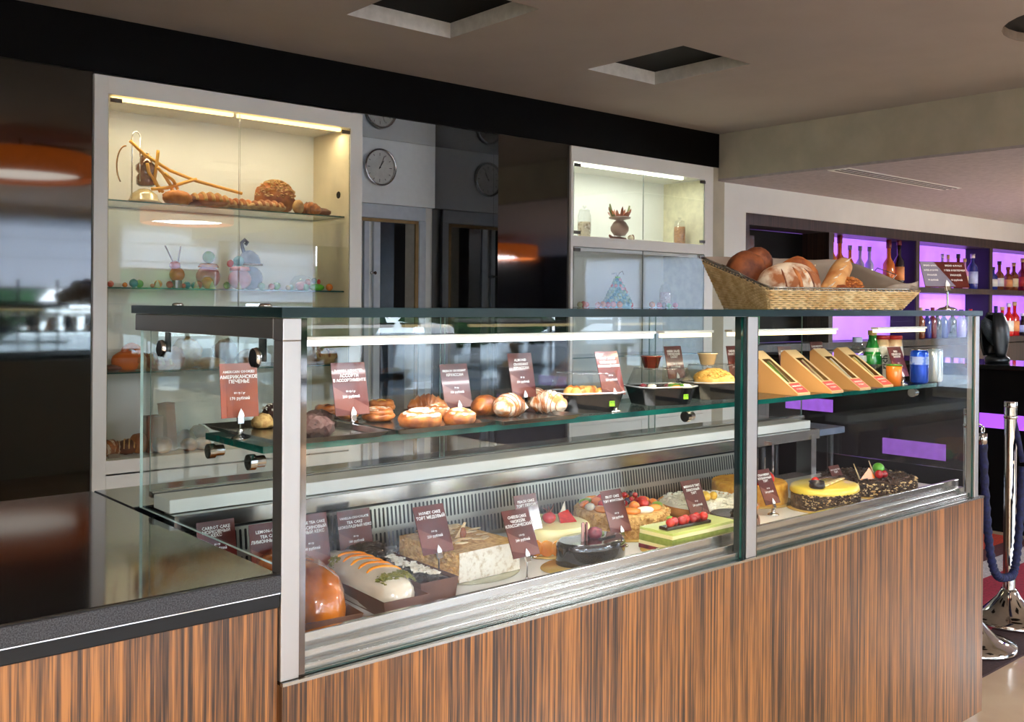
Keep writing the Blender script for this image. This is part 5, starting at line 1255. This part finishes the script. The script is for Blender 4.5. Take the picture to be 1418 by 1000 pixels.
MB().grid(lambda a, b: tuple(q+Vector((-.11+.13*a, .015+.03*b*(1-a)+.02*a, .004+.036*b*a**1.3+.008*math.sin(5*a)*b))), 12, 6, F_lin).build('paper_flap', bk, solid=.0008)
def bread(name, x, y, z, label, rz=0):
    t = thing(name, label, 'bread', (0, 0, 0)); v = bk.matrix_basis if False else (T(pL.x, pL.y, ZK) @ RZ(th))
    w_ = v @ Vector((x, y, z)); t.location = w_; t.rotation_euler = (0, 0, th+rz); return t
def slashes(t, n, rx, ry, rz_, mat, cz, w=.010, ang=.25, r0=-.5, r1=.5):
    for k in range(n):
        f = r0+(r1-r0)*k/max(1, n-1); pts = []
        for i in range(11):
            s = -.78+1.56*i/10; x = f*rx*1.3+s*rx*ang; y = -ry*.25+s*ry*.75
            zz = max(0, 1-(x/rx)**2-(y/ry)**2); pts.append((x, y, cz+rz_*math.sqrt(zz)*1.0))
        MB().tube(pts, [w*.2]+[w*.8]*2+[w]*5+[w*.8]*2+[w*.2], mat, 8, flat=.55).build('crust_slash', t)
# big floured loaf leaning to the viewer
b1 = bread('floured_loaf', .118, .082, .012, 'big round floured loaf with dark slashes, front left of the basket', 0)
bm = MB(); Mr = RX(-.15)
bm.ball((0, 0, .066), (.110, .062, .070), F_flour, 36, .05, 5, floor=0, seed=3)
bm.build('crumb_crust', b1)
for k, (a_, w_, m_) in enumerate(((-.42, .0035, F_crustd), (.02, .0075, F_crust), (.36, .0075, F_sugar), (.50, .0035, F_crustd))):
    pts = []
    for i in range(13):
        s = -.95+1.75*i/12; ph = s*1.1; x = .110*(a_*(1-.35*s*s)-.16*s); 
        yy = -.062*math.cos(ph)*math.sqrt(max(.02, 1-(x/.110)**2)); zz = .066+.070*math.sin(ph)*math.sqrt(max(.02, 1-(x/.110)**2))
        pts.append((x+.012*s*0, yy*1.0, zz))
    MB().tube(pts, [w_*.2, w_*.6]+[w_]*9+[w_*.6, w_*.2], m_, 8, flat=.5).build('crust_slash', b1)
MB().box(-.072, -.046, -.052, -.051, .018, .046, P('paper_sticker', (238, 230, 220), .6)).build('paper_sticker', b1)
b2 = bread('dark_loaf', .035, .205, .03, 'dark brown round loaf at the back left of the basket', .3)
MB().ball((0, 0, .085), (.072, .062, .075), F_crustd, 26, .08, 5, seed=4).build('crumb_crust', b2)
b3 = bread('dark_roll', .095, .240, .105, 'dark brown loaf on top behind the floured loaf', .1)
MB().ball((0, 0, .05), (.055, .045, .050), F_crustd, 22, .08, 5, seed=5).build('crumb_crust', b3)
b4 = bread('brown_loaf', .205, .170, .03, 'glossy brown loaf right behind the floured loaf', -.2)
MB().ball((0, 0, .07), (.070, .055, .072), F_crust, 26, .07, 5, seed=6).build('crumb_crust', b4)
bg_ = bread('baguette', 0, 0, 0, 'pale rustic baguette leaning up to the right out of the basket')
MB().tube([(.215, .035, .040), (.25, .06, .055), (.30, .10, .085), (.35, .15, .120), (.385, .18, .143), (.405, .20, .156), (.412, .205, .160)], [.022, .033, .036, .034, .031, .022, .006], F_bag, 18).build('crumb_crust', bg_)
for k in range(4):
    f = k/3.3; c_ = Vector((.235, .030, .075)).lerp(Vector((.385, .15, .168)), f)
    MB().tube([c_+Vector((-.016, -.008, -.004)), c_, c_+Vector((.026, .010, .014))], [.001, .005, .001], F_sugar, 8, flat=.5).build('crust_slash', bg_)
b5 = bread('seeded_roll', .345, .085, .012, 'round roll with flaky nut topping right of the baguette')
MB().ball((0, 0, .045), (.042, .040, .045), F_crust, 22, .1, 6, seed=7).build('crumb_crust', b5)
mb = MB(); specks(mb, 260, lambda q: ((lambda a_, d: (.043*math.cos(a_)*math.cos(d), .041*math.sin(a_)*math.cos(d), .045+.047*math.sin(d)))(q.random()*2*PI, q.uniform(-.1, 1.5)), 0), .0055, F_tart, 17, .4); stuff(mb.build('nut_topping', b5))
b6 = bread('golden_roll', .280, .04, .012, 'small golden roll at the basket front below the baguette')
MB().ball((0, 0, .034), (.038, .032, .034), F_crust, 20, .06, 6, seed=8).build('crumb_crust', b6)
b7 = bread('flat_roll', .40, .045, .012, 'low dark golden roll in the right front corner of the basket')
MB().ball((0, 0, .028), (.034, .030, .028), F_crustd, 20, .06, 6, seed=9).build('crumb_crust', b7)

# ------------------------------------------------------------------ left cabinet contents
Y1 = BW+.16
def cab(u, v, z, name, label, cat, Y=None, group=None, rz=0):
    p = at(u, v, Y=Y or Y1); return thing(name, label, cat, (p.x, Y or Y1, z+.0006), rz, group)
Z1, Z2, Z3, Z4 = 1.92, 1.455, 1.0, .541
M_gold = P('brass_wire', (176, 130, 62), .2, 1)
F_pret = P('pale_dough', (246, 186, 70), .5, c2=(232, 160, 48), scale=12)
# top shelf
ld = cab(192, 275, Z1, 'spirit_flask_stand', 'brass looped stand with an amber glass flask, far left of the top shelf', 'flask')
hr_ = .35
MB().tube([(-.045, -.02, .0), (-.045, -.02, .36)]+[(-.045+.022*(1-math.cos(w_)), -.02, .36+.03*math.sin(w_)) for w_ in [PI*i/8 for i in range(9)]]+[(-.001, -.02, .36), (-.001, -.02, .12)], .004, M_chrome, 8).build('wire_loop', ld)
MB().tube([(-.06+.05*math.cos(w_)-.01, 0, .20+.11*math.sin(w_)) for w_ in [PI*.5+PI*.8*i/12 for i in range(13)]], .004, M_gold, 8).build('hook', ld)
MB().lathe([(.035, .10), (.05, .11), (.052, .15), (.04, .17), (.055, .19), (.055, .215), (.035, .235), (.03, .27)], P('amber_glass', (150, 92, 46), .1, .3, c2=(90, 54, 28), scale=20, coat=.8), (.05, .03, 0), n=22).build('flask', ld)
MB().lathe([(.0, 0), (.09, 0), (.095, .01), (.08, .02), (.07, .05), (.03, .08), (.0, .085)], P('frosted_dish', (214, 198, 150), .2, c2=(190, 168, 118), scale=16, coat=.6), (.03, .0, 0), n=24, caps=False).build('glass_foot', ld)
MB().cyl(.022, .271, .285, M_chrome, (.05, .03, 0), n=16).build('stopper', ld)
ds = cab(240, 276, Z1, 'dough_sticks', 'tangle of long golden dough sticks leaning over the top shelf', 'bread sticks')
def rel(t, u, v, dy=0):
    p = at(u, v, Y=t.location.y+dy); return Vector((p.x-t.location.x, dy, p.z-t.location.z))
for pts in (((180, 195), (200, 214), (235, 236), (270, 250), (335, 268)), ((219, 208), (217, 228), (214, 248), (222, 266)), ((204, 226), (206, 238), (214, 252), (226, 266)), ((218, 232), (226, 240), (236, 256), (240, 268)), ((210, 262), (232, 260), (255, 253), (272, 248)), ((228, 240), (240, 250), (246, 262))):
    P_ = [rel(ds, u, v, -.03+.01*k) for k, (u, v) in enumerate(pts)]
    fine = []
    for i in range(len(P_)-1):
        for k in range(4): fine.append(P_[i].lerp(P_[i+1], k/4))
    fine.append(P_[-1]); MB().tube(fine, .0095, F_pret, 8).build('stick', ds)
gb = cab(246, 280, Z1, 'golden_loaf', 'small knobbly golden braided loaf in front of the dough sticks', 'bread', Y=BW+.10)
MB().ball((0, 0, .04), (.085, .045, .042), F_tart, 20, .3, 12, floor=0, seed=2).build('crumb_crust', gb)
F_prop = P('prop_bread', (196, 122, 56), .6, c2=(142, 76, 34), scale=14, bump=.6)
F_propd = P('prop_bread_dark', (120, 62, 34), .55, c2=(78, 38, 22), scale=14, bump=.6)
F_propl = P('prop_bread_pale', (216, 176, 112), .6, c2=(176, 126, 70), scale=22, bump=.6)
def prop(u, v, z, name, label, rx, ry, h, mat, Y=None, rz=0, amp=.15, seed=0, ridges=0):
    t = cab(u, v, z, name, label, 'bread', Y=Y, rz=rz)
    MB().ball((0, 0, h*.48), (rx, ry, h*.52), mat, 26, amp, 7, floor=0, seed=seed).build('crumb_crust', t)
    for k in range(ridges):
        x = -rx*.7+k*1.4*rx/max(1, ridges-1); s = math.sqrt(max(.05, 1-(x/rx)**2))
        MB().tube([(x, ry*s*math.cos(w_), h*.48+h*.54*s*math.sin(w_)) for w_ in [-.1+PI*1.05*i/10 for i in range(11)]], rx*.09, F_propl if mat is not F_propl else F_prop, 6).build('ridge', t)
    return t
prop(268, 280, Z1, 'dark_bread', 'dark round bread below the dough sticks, top shelf', .06, .05, .07, F_propd, seed=1)
prop(290, 282, Z1, 'long_bread', 'long low golden bread in the middle of the top shelf', .13, .06, .085, F_prop, seed=2, ridges=5)
prop(330, 285, Z1, 'low_bread', 'flat pinkish braided bread behind the door seam, top shelf', .14, .05, .06, F_propl, seed=3, ridges=6)
tb_ = prop(381, 285, Z1, 'seeded_big_bread', 'largest seed-crusted bread, heap at the right of the top shelf', .13, .07, .20, F_prop, seed=4, Y=BW+.22, amp=.2)
mb = MB(); specks(mb, 200, lambda q: ((lambda a_, d: (.132*math.cos(a_)*math.cos(d), .072*math.sin(a_)*math.cos(d), .10+.108*math.sin(d)))(q.uniform(-PI, 0), q.uniform(.0, 1.5)), 0), .010, F_propl, 18, .5); stuff(mb.build('seeds', tb_))
prop(370, 289, Z1, 'pale_bread', 'pale bread at the foot of the seeded heap', .12, .05, .06, F_propl, seed=5, Y=BW+.10, ridges=5)
prop(413, 291, Z1, 'round_roll', 'pale round roll standing on edge beside the heap', .036, .03, .085, F_propl, seed=6, Y=BW+.08, amp=.05)
croissant(428, 292, .15, .05, [F_cros], 'large golden croissant at the right end of the top shelf', -.8, z=Z1, Y=BW+.13)
prop(444, 294, Z1, 'dark_stick_bread', 'dark seeded stick bread at the right end of the top shelf', .065, .03, .05, F_propd, seed=8, Y=BW+.13, rz=-.5)

# second shelf: coloured sugar balls and figures
BC = {k: P('ball_'+k, c, .25, c2=tuple(x*.85 for x in c), scale=14, coat=.5) for k, c in dict(orange=(236, 130, 30), teal=(60, 150, 150), green=(120, 186, 60), red=(222, 62, 50), pink=(230, 150, 146), yellow=(228, 206, 110), cream=(232, 220, 180), grey=(116, 118, 130), lime=(90, 190, 30), coral=(232, 110, 84), mint=(160, 206, 170), brown=(120, 64, 30)).items()}
def sb(u, d_px, col, label, Y=Y1, z=Z2, v=397):
    p = at(u, v, Y=Y); r = d_px*((Vector((p.x, Y, z))-CAM).dot(FW))/FPX/2
    t = thing('sugar_ball', label, 'sugar ball', (p.x, Y, z+.0006), group='coloured sugar balls on the second cabinet shelf')
    MB().ball((0, 0, r), r, BC[col], 18).build('ball', t)
    MB().ball((0, 0, r*1.93), (r*.22, r*.22, r*.1), BC['brown'], 10).build('stem_dimple', t)
    return t
for a in ((153, 9, 'coral', 'coral sugar ball at the left end of the second shelf'), (173, 7, 'orange', 'small orange sugar ball near the left end'), (185, 12, 'teal', 'teal sugar ball touching a green one'), (193, 11, 'green', 'green sugar ball right of the teal one', Y1+.05),
          (211, 6, 'coral', 'tiny coral sugar ball left of the orange one'), (219, 11, 'orange', 'orange sugar ball with a white cone before it'), (235, 10, 'red', 'red sugar ball left of the antenna figure'),
          (254, 7, 'coral', 'flat coral sugar ball right of the antenna figure'), (259, 10, 'teal', 'teal sugar ball right of the antenna figure', Y1+.06), (269, 9, 'teal', 'dark teal sugar ball behind the red pair', Y1+.06), (275, 11, 'red', 'red sugar ball left of the tiered figure'),
          (314, 10, 'lime', 'bright green sugar ball between the two tiered figures'), (362, 10, 'mint', 'pale blue-green sugar ball right of the grey figure'), (376, 9, 'coral', 'coral sugar ball in the middle right of the shelf'), (383, 11, 'green', 'olive green sugar ball right of the coral one'), (399, 7, 'cream', 'small cream sugar ball'), (403, 8, 'mint', 'mint sugar ball behind the cream one', Y1+.06),
          (415, 12, 'pink', 'pink sugar ball at the foot of the glass bowl'), (424, 9, 'mint', 'pale green sugar ball beside the pink one'), (456, 10, 'orange', 'orange sugar ball alone at the right end of the shelf')):
    sb(*a)
def cone(u, label):
    t = cab(u, 397, Z2, 'sugar_cone', label, 'cone', Y=BW+.07); MB().lathe([(.016, 0), (.010, .022), (0, .045)], BC['cream'], n=14).build('cone', t)
    MB().cyl(.0165, 0, .003, BC['yellow'], n=14).build('foot', t)
cone(218, 'small cream cone in front of the orange ball'); cone(272, 'small cream cone in front of the red ball'); cone(294, 'small cream cone before the tiered figure'); cone(331, 'small cream cone before the grey figure')
fg = cab(245, 396, Z2, 'antenna_figure', 'orange sugar figure with two dark stick antennae', 'figure')
MB().cyl(.028, 0, .045, BC['brown'], n=14).build('foot', fg); MB().ball((0, 0, .078), .043, BC['orange'], 16).build('body', fg); MB().ball((-.012, 0, .13), (.032, .03, .026), BC['red'], 14).build('head', fg)
for dx in (-.05, .03): MB().tube([(-.02 if dx < 0 else .004, 0, .14), (dx-.02 if dx < 0 else dx-.01, 0, .24)], .004, BC['brown'], 6).build('antenna', fg)
fg = cab(289, 396, Z2, 'tiered_sugar_figure', 'stacked pink, orange and green sugar figure', 'figure')
MB().ball((-.012, -.01, .035), .036, BC['orange'], 16).build('body', fg); MB().ball((.01, .03, .07), (.072, .05, .068), BC['pink'], 20).build('body', fg)
MB().lathe([(.06, .125), (.05, .145), (0, .15)], BC['orange'], (.01, .03, 0), n=18).build('hat', fg); MB().ball((.012, .03, .185), .036, BC['green'], 16).build('head', fg)
fg = cab(332, 396, Z2, 'pink_sugar_figure', 'pink rounded sugar figure with a teal ball head', 'figure', Y=BW+.12)
MB().ball((0, 0, .06), (.07, .05, .062), BC['pink'], 20).build('body', fg); MB().lathe([(.06, .108), (.055, .13), (0, .137)], BC['coral'], n=18).build('hat', fg); MB().ball((-.008, 0, .165), .032, BC['teal'], 16).build('head', fg)
MB().ball((-.06, 0, .15), (.022, .01, .022), BC['red'], 12, .2).build('flag', fg)
fg = cab(347, 396, Z2, 'grey_sugar_figure', 'grey double-domed sugar figure with a curled top', 'figure', Y=BW+.22)
MB().ball((0, 0, .07), (.075, .06, .072), BC['grey'], 22).build('body', fg); MB().cyl(.072, .146, .156, BC['brown'], n=20).build('band', fg)
MB().ball((-.01, 0, .156), (.07, .055, .082), BC['grey'], 22, floor=.156).build('dome', fg); MB().tube([(-.04, 0, .21), (-.055, 0, .255), (-.06, 0, .28), (-.04, 0, .30), (-.022, 0, .285), (-.035, 0, .27)], .011, BC['grey'], 8).build('curl', fg)
gb_ = cab(418, 397, Z2, 'glass_bowl', 'upturned clear glass bowl with pink sugar shapes', 'bowl', Y=BW+.25)
MB().lathe([(.075, 0), (.078, .02), (.07, .06), (.045, .09), (0, .10)], M_pl, n=28).build('bowl', gb_); MB().ball((0, 0, .03), (.035, .03, .03), BC['pink'], 12).build('sugar_shape', gb_); MB().ball((.03, -.02, .055), (.02, .02, .02), BC['coral'], 12).build('sugar_shape', gb_)
fr = cab(439, 398, Z2, 'lime_sugar_boat', 'bright green boat shape with a grey bead, right part of the shelf', 'figure')
MB().ball((0, 0, .02), (.05, .03, .024), BC['lime'], 16, floor=0).build('hull', fr); MB().ball((-.02, 0, .062), .018, BC['grey'], 10).build('bead', fr); MB().ball((.012, 0, .055), (.012, .01, .018), BC['red'], 10).build('flag', fr)

# third shelf
def s3(u, label, rx, h, mat, Y=None, name='display_bread', **k): return prop(u, 508, Z3, name, label, rx, .06, h, mat, Y=Y, **k)
s3(155, 'dark flat bread at the left end of the third shelf', .05, .035, F_propd, seed=1)
hbk = cab(176, 508, Z3, 'bread_basket_prop', 'bright orange bread basket with a round handle hole', 'bread')
MB().ball((0, 0, .05), (.085, .05, .06), P('orange_bread', (220, 112, 34), .4, c2=(186, 84, 22), scale=9, coat=.3), 24, .06, 5, floor=0).build('body', hbk)
MB().tube([(.02+.04*math.cos(w_), -.01, .10+.035*math.sin(w_)) for w_ in [2*PI*i/20 for i in range(20)]], .018, P('orange_bread2', (222, 116, 36), .4, c2=(190, 88, 24), scale=9, coat=.3), 10, closed=True).build('handle', hbk)
s3(206, 'olive-brown long bread next to the orange basket', .10, .09, F_propl, seed=3, ridges=4)
s3(226, 'golden cylinder bread in the left part of the third shelf', .09, .07, F_prop, seed=4, Y=BW+.1, ridges=4)
s3(240, 'round orange-brown loaf in the middle of the third shelf', .06, .13, F_prop, seed=5, Y=BW+.1)
s3(258, 'tall pinkish bread behind the pane, third shelf', .09, .17, F_propl, seed=6, Y=BW+.25, amp=.3)
s3(290, 'low yellow bread right of the tall one, third shelf', .09, .06, F_propl, seed=7)
s3(312, 'frame-shaped brown bread above the price card', .07, .16, F_propd, seed=8, Y=BW+.25, amp=.3)
s3(345, 'brown bread left of the corner post, third shelf', .08, .10, F_prop, seed=9)
s3(430, 'dark seeded bread right of the corner post, third shelf', .09, .12, F_propd, seed=10, Y=BW+.2, amp=.3)
s3(450, 'pale twisted bread at the right end of the third shelf', .08, .09, F_propl, seed=11, amp=.35, ridges=3)
# bottom shelf
def s4(u, label, rx, h, mat, Y=None, name='display_pastry', **k): return prop(u, 628, Z4, name, label, rx, .06, h, mat, Y=Y, **k)
croissant(152, 634, .15, .052, [F_cros, F_crosp], 'large glazed croissant in the left corner of the cabinet floor', .2, z=Z4, Y=Y1)
s4(176, 'dark brown ridged roll beside the large croissant', .055, .08, F_propd, seed=2, ridges=4, rz=-.4)
s4(192, 'round brown loaf by the glass edge, cabinet floor', .05, .11, F_prop, seed=3)
bx_ = cab(212, 628, Z4, 'kraft_box', 'reddish-brown upright bread box on the cabinet floor', 'box')
MB().box(-.045, .045, -.03, .05, 0, .19, P('red_kraft', (156, 92, 66), .6), M=RZ(.1)).build('box_body', bx_, .003); MB().box(-.046, .046, -.031, .051, .19, .20, P('red_kraft_lid', (140, 78, 56), .6), M=RZ(.1)).build('lid', bx_)
bx_ = cab(236, 628, Z4, 'tall_kraft_box', 'taller reddish-brown box leaning in the cabinet floor display', 'box')
MB().box(-.03, .03, -.03, .05, 0, .26, P('red_kraft3', (150, 84, 62), .6), M=RY(-.08) @ RZ(.2)).build('box_body', bx_, .003); MB().box(-.031, .031, -.031, .051, .26, .268, P('red_kraft4', (130, 70, 52), .6), M=RY(-.08) @ RZ(.2)).build('lid', bx_)
s4(225, 'pinkish bread between the two upright boxes', .05, .09, F_prop, seed=4, Y=BW+.08)
s4(256, 'dark oval roll right of the tall box', .06, .11, F_propd, seed=5, rz=.3)
s4(275, 'dark oval roll lying on the golden ones', .06, .12, F_propd, seed=6, rz=-.3, Y=BW+.25)
s4(262, 'golden round roll at the front of the cabinet floor', .045, .07, F_prop, seed=7, Y=BW+.07)
s4(280, 'second golden round roll near the shelf corner', .045, .07, F_prop, seed=8, Y=BW+.07)

# ------------------------------------------------------------------ right cabinet contents
ZQ1, ZQ2 = 1.90, 1.36
def jar(u, v, z, R_, H_, fill, fh, label, Y=Y1):
    t = cab(u, v, z, 'glass_jar', label, 'jar', Y=Y)
    MB().lathe([(R_*.85, .0), (R_, .01), (R_*1.04, H_*.4), (R_*.98, H_*.7), (R_*.8, H_*.8), (R_*.8, H_*.84)], M_pl, n=26, caps=False).build('jar_body', t)
    MB().lathe([(R_*.84, .845*H_), (R_*.86, .855*H_), (R_*.5, .9*H_), (R_*.16, .92*H_), (R_*.16, .94*H_), (R_*.34, .97*H_), (R_*.2, H_), (0, H_)], M_pl, n=22).build('stopper', t)
    MB().lathe([(R_*.8, .004), (R_*.93, .014), (R_*.97, H_*fh*.8), (R_*.92, H_*fh), (0, H_*fh*1.02)], fill, n=24).build('jar_filling', t)
    return t
F_shell = P('white_nuts', (226, 208, 176), .6, c2=(150, 122, 88), scale=34, kind='voronoi', lo=.15, hi=.5, bump=1)
F_seed = P('brown_seeds', (196, 138, 84), .6, c2=(128, 84, 50), scale=70, kind='voronoi', lo=.1, hi=.5, bump=1)
F_pk = P('pink_sweets', (226, 190, 176), .6, c2=(180, 130, 120), scale=60, kind='voronoi', lo=.1, hi=.5, bump=1)
jar(809, 322, ZQ1, .052, .255, F_shell, .50, 'tall glass jar of pale nuts at the left of the upper tier')
jar(941, 332, ZQ1, .050, .235, F_seed, .66, 'glass jar of brown seeds at the right of the upper tier')
jar(921, 428, ZQ2, .048, .22, F_pk, .60, 'glass jar of pale pink sweets in the lower tier')
ow = cab(858, 325, ZQ1, 'chocolate_sculpture', 'brown crown-shaped chocolate sculpture on a round body and scroll base', 'sculpture')
MB().tube([(-.12, 0, .04), (-.09, 0, .018), (0, 0, .018), (.07, 0, .016)], [.008, .016, .018, .012], F_propd, 10).build('scroll_base', ow)
MB().lathe([(.0, .036), (.045, .042), (.072, .08), (.074, .11), (.05, .15), (.03, .165), (.055, .172), (.085, .178), (.09, .19), (.07, .195)], P('taupe_chocolate', (120, 92, 78), .4), n=26).build('round_body', ow)
F_leaf = P('chocolate_leaf_mat', (178, 92, 46), .4, c2=(110, 50, 26), scale=18)
for k in range(13):
    a_ = 2*PI*k/13; h_ = .06+.02*math.sin(k*2.3); x_, y_ = .075*math.cos(a_), .05*math.sin(a_)
    MB().add([(x_*.9-.018, y_*.9, .19), (x_*.9+.018, y_*.9, .19), (x_*1.35+.012, y_*1.35, .19+h_*.7), (x_*1.5, y_*1.5, .19+h_), (x_*1.35-.012, y_*1.35, .19+h_*.7)], [(0, 1, 2, 3, 4)], F_leaf).build('chocolate_leaf', ow, solid=.004)
for s_ in (-1, 1): MB().tube([(s_*.07, 0, .19), (s_*.10, 0, .23), (s_*.115, 0, .29)], [.018, .013, .006], P('olive_horn', (96, 98, 48), .5), 8).build('horn', ow)
MB().ball((.12, -.01, .028), (.03, .022, .026), F_shell, 12, .2).build('sugar_knot', ow); MB().ball((.155, 0, .03), (.016, .016, .03), F_propd, 10).build('knot_end', ow)
cn = cab(855, 428, ZQ2, 'sweet_cone_tower', 'cone tower of blue and pink sweets with a curled wire top', 'sweet tower')
MB().lathe([(.115, 0), (.12, .02), (.02, .235), (0, .24)], P('cone_core', (110, 176, 176), .5), n=26).build('core', cn)
for i in range(9):
    r_ = .112-.0115*i; n_ = max(5, int(2*PI*r_/.034)); z_ = .03+i*.024
    for j in range(n_):
        a_ = 2*PI*j/n_+i*.3
        MB().ball((r_*math.cos(a_), r_*math.sin(a_), z_), .0165, BC[('pink' if (j+i) % n_ < n_*.33 else 'mint' if (i+j) % 3 else 'teal')], 8).build('sweet', cn)
MB().cyl(.022, .238, .252, BC['green'], n=14).build('collar', cn)
for s_ in (-1, 1): MB().tube([(0, 0, .25), (s_*.02, 0, .28), (s_*.055, 0, .285+.012*s_), (s_*.07, 0, .27)], .004, M_chrome, 6).build('curl', cn)
for u, col, d_, lab in ((803, 'cream', 8, 'cream sugar ball at the left edge of the right cabinet'), (808, 'pink', 9, 'pink sugar ball beside the cream one, right cabinet'), (812, 'coral', 8, 'coral sugar ball of the left trio, right cabinet'),
        (828, 'orange', 8, 'orange sugar ball left of the sweet cone'), (835, 'orange', 9, 'orange sugar ball at the left foot of the sweet cone'), (842, 'red', 8, 'red sugar ball at the left foot of the sweet cone'), (849, 'coral', 9, 'coral sugar ball before the sweet cone'),
        (858, 'orange', 9, 'orange sugar ball right before the middle of the sweet cone'), (866, 'lime', 8, 'lime sugar ball at the right foot of the sweet cone'), (873, 'red', 8, 'red sugar ball right of the sweet cone'), (903, 'orange', 9, 'orange sugar ball left of the pink sweets jar'),
        (913, 'red', 8, 'red sugar ball left before the pink sweets jar'), (919, 'brown', 8, 'brown sugar ball before the pink sweets jar'), (926, 'lime', 7, 'lime sugar ball before the pink sweets jar'), (935, 'red', 8, 'red sugar ball right of the pink sweets jar')):
    p = at(u, 425, Y=BW+.07); r = d_*((Vector((p.x, BW+.07, ZQ2))-CAM).dot(FW))/FPX/2
    t = thing('sugar_ball', lab, 'sugar ball', (p.x, BW+.07, ZQ2+.0006), group='sugar balls in the right cabinet')
    MB().ball((0, 0, r), r, BC[col], 14).build('ball', t); MB().ball((0, 0, r*1.93), (r*.22, r*.22, r*.1), BC['brown'], 8).build('stem_dimple', t)
# green item behind the basket seen at the wall opening
gt = thing('green_crate', 'plain green crate in the dark bar bay behind the basket corner', 'crate', (6.80, 4.06, ZM+.001))
MB().box(-.12, .12, -.09, .09, 0, .45, P('green_plastic', (20, 136, 60), .4)).build('crate_body', gt, .01); MB().box(-.125, .125, -.095, .095, .455, .48, P('green_plastic_dark', (16, 120, 52), .4)).build('crate_rim', gt, .003)
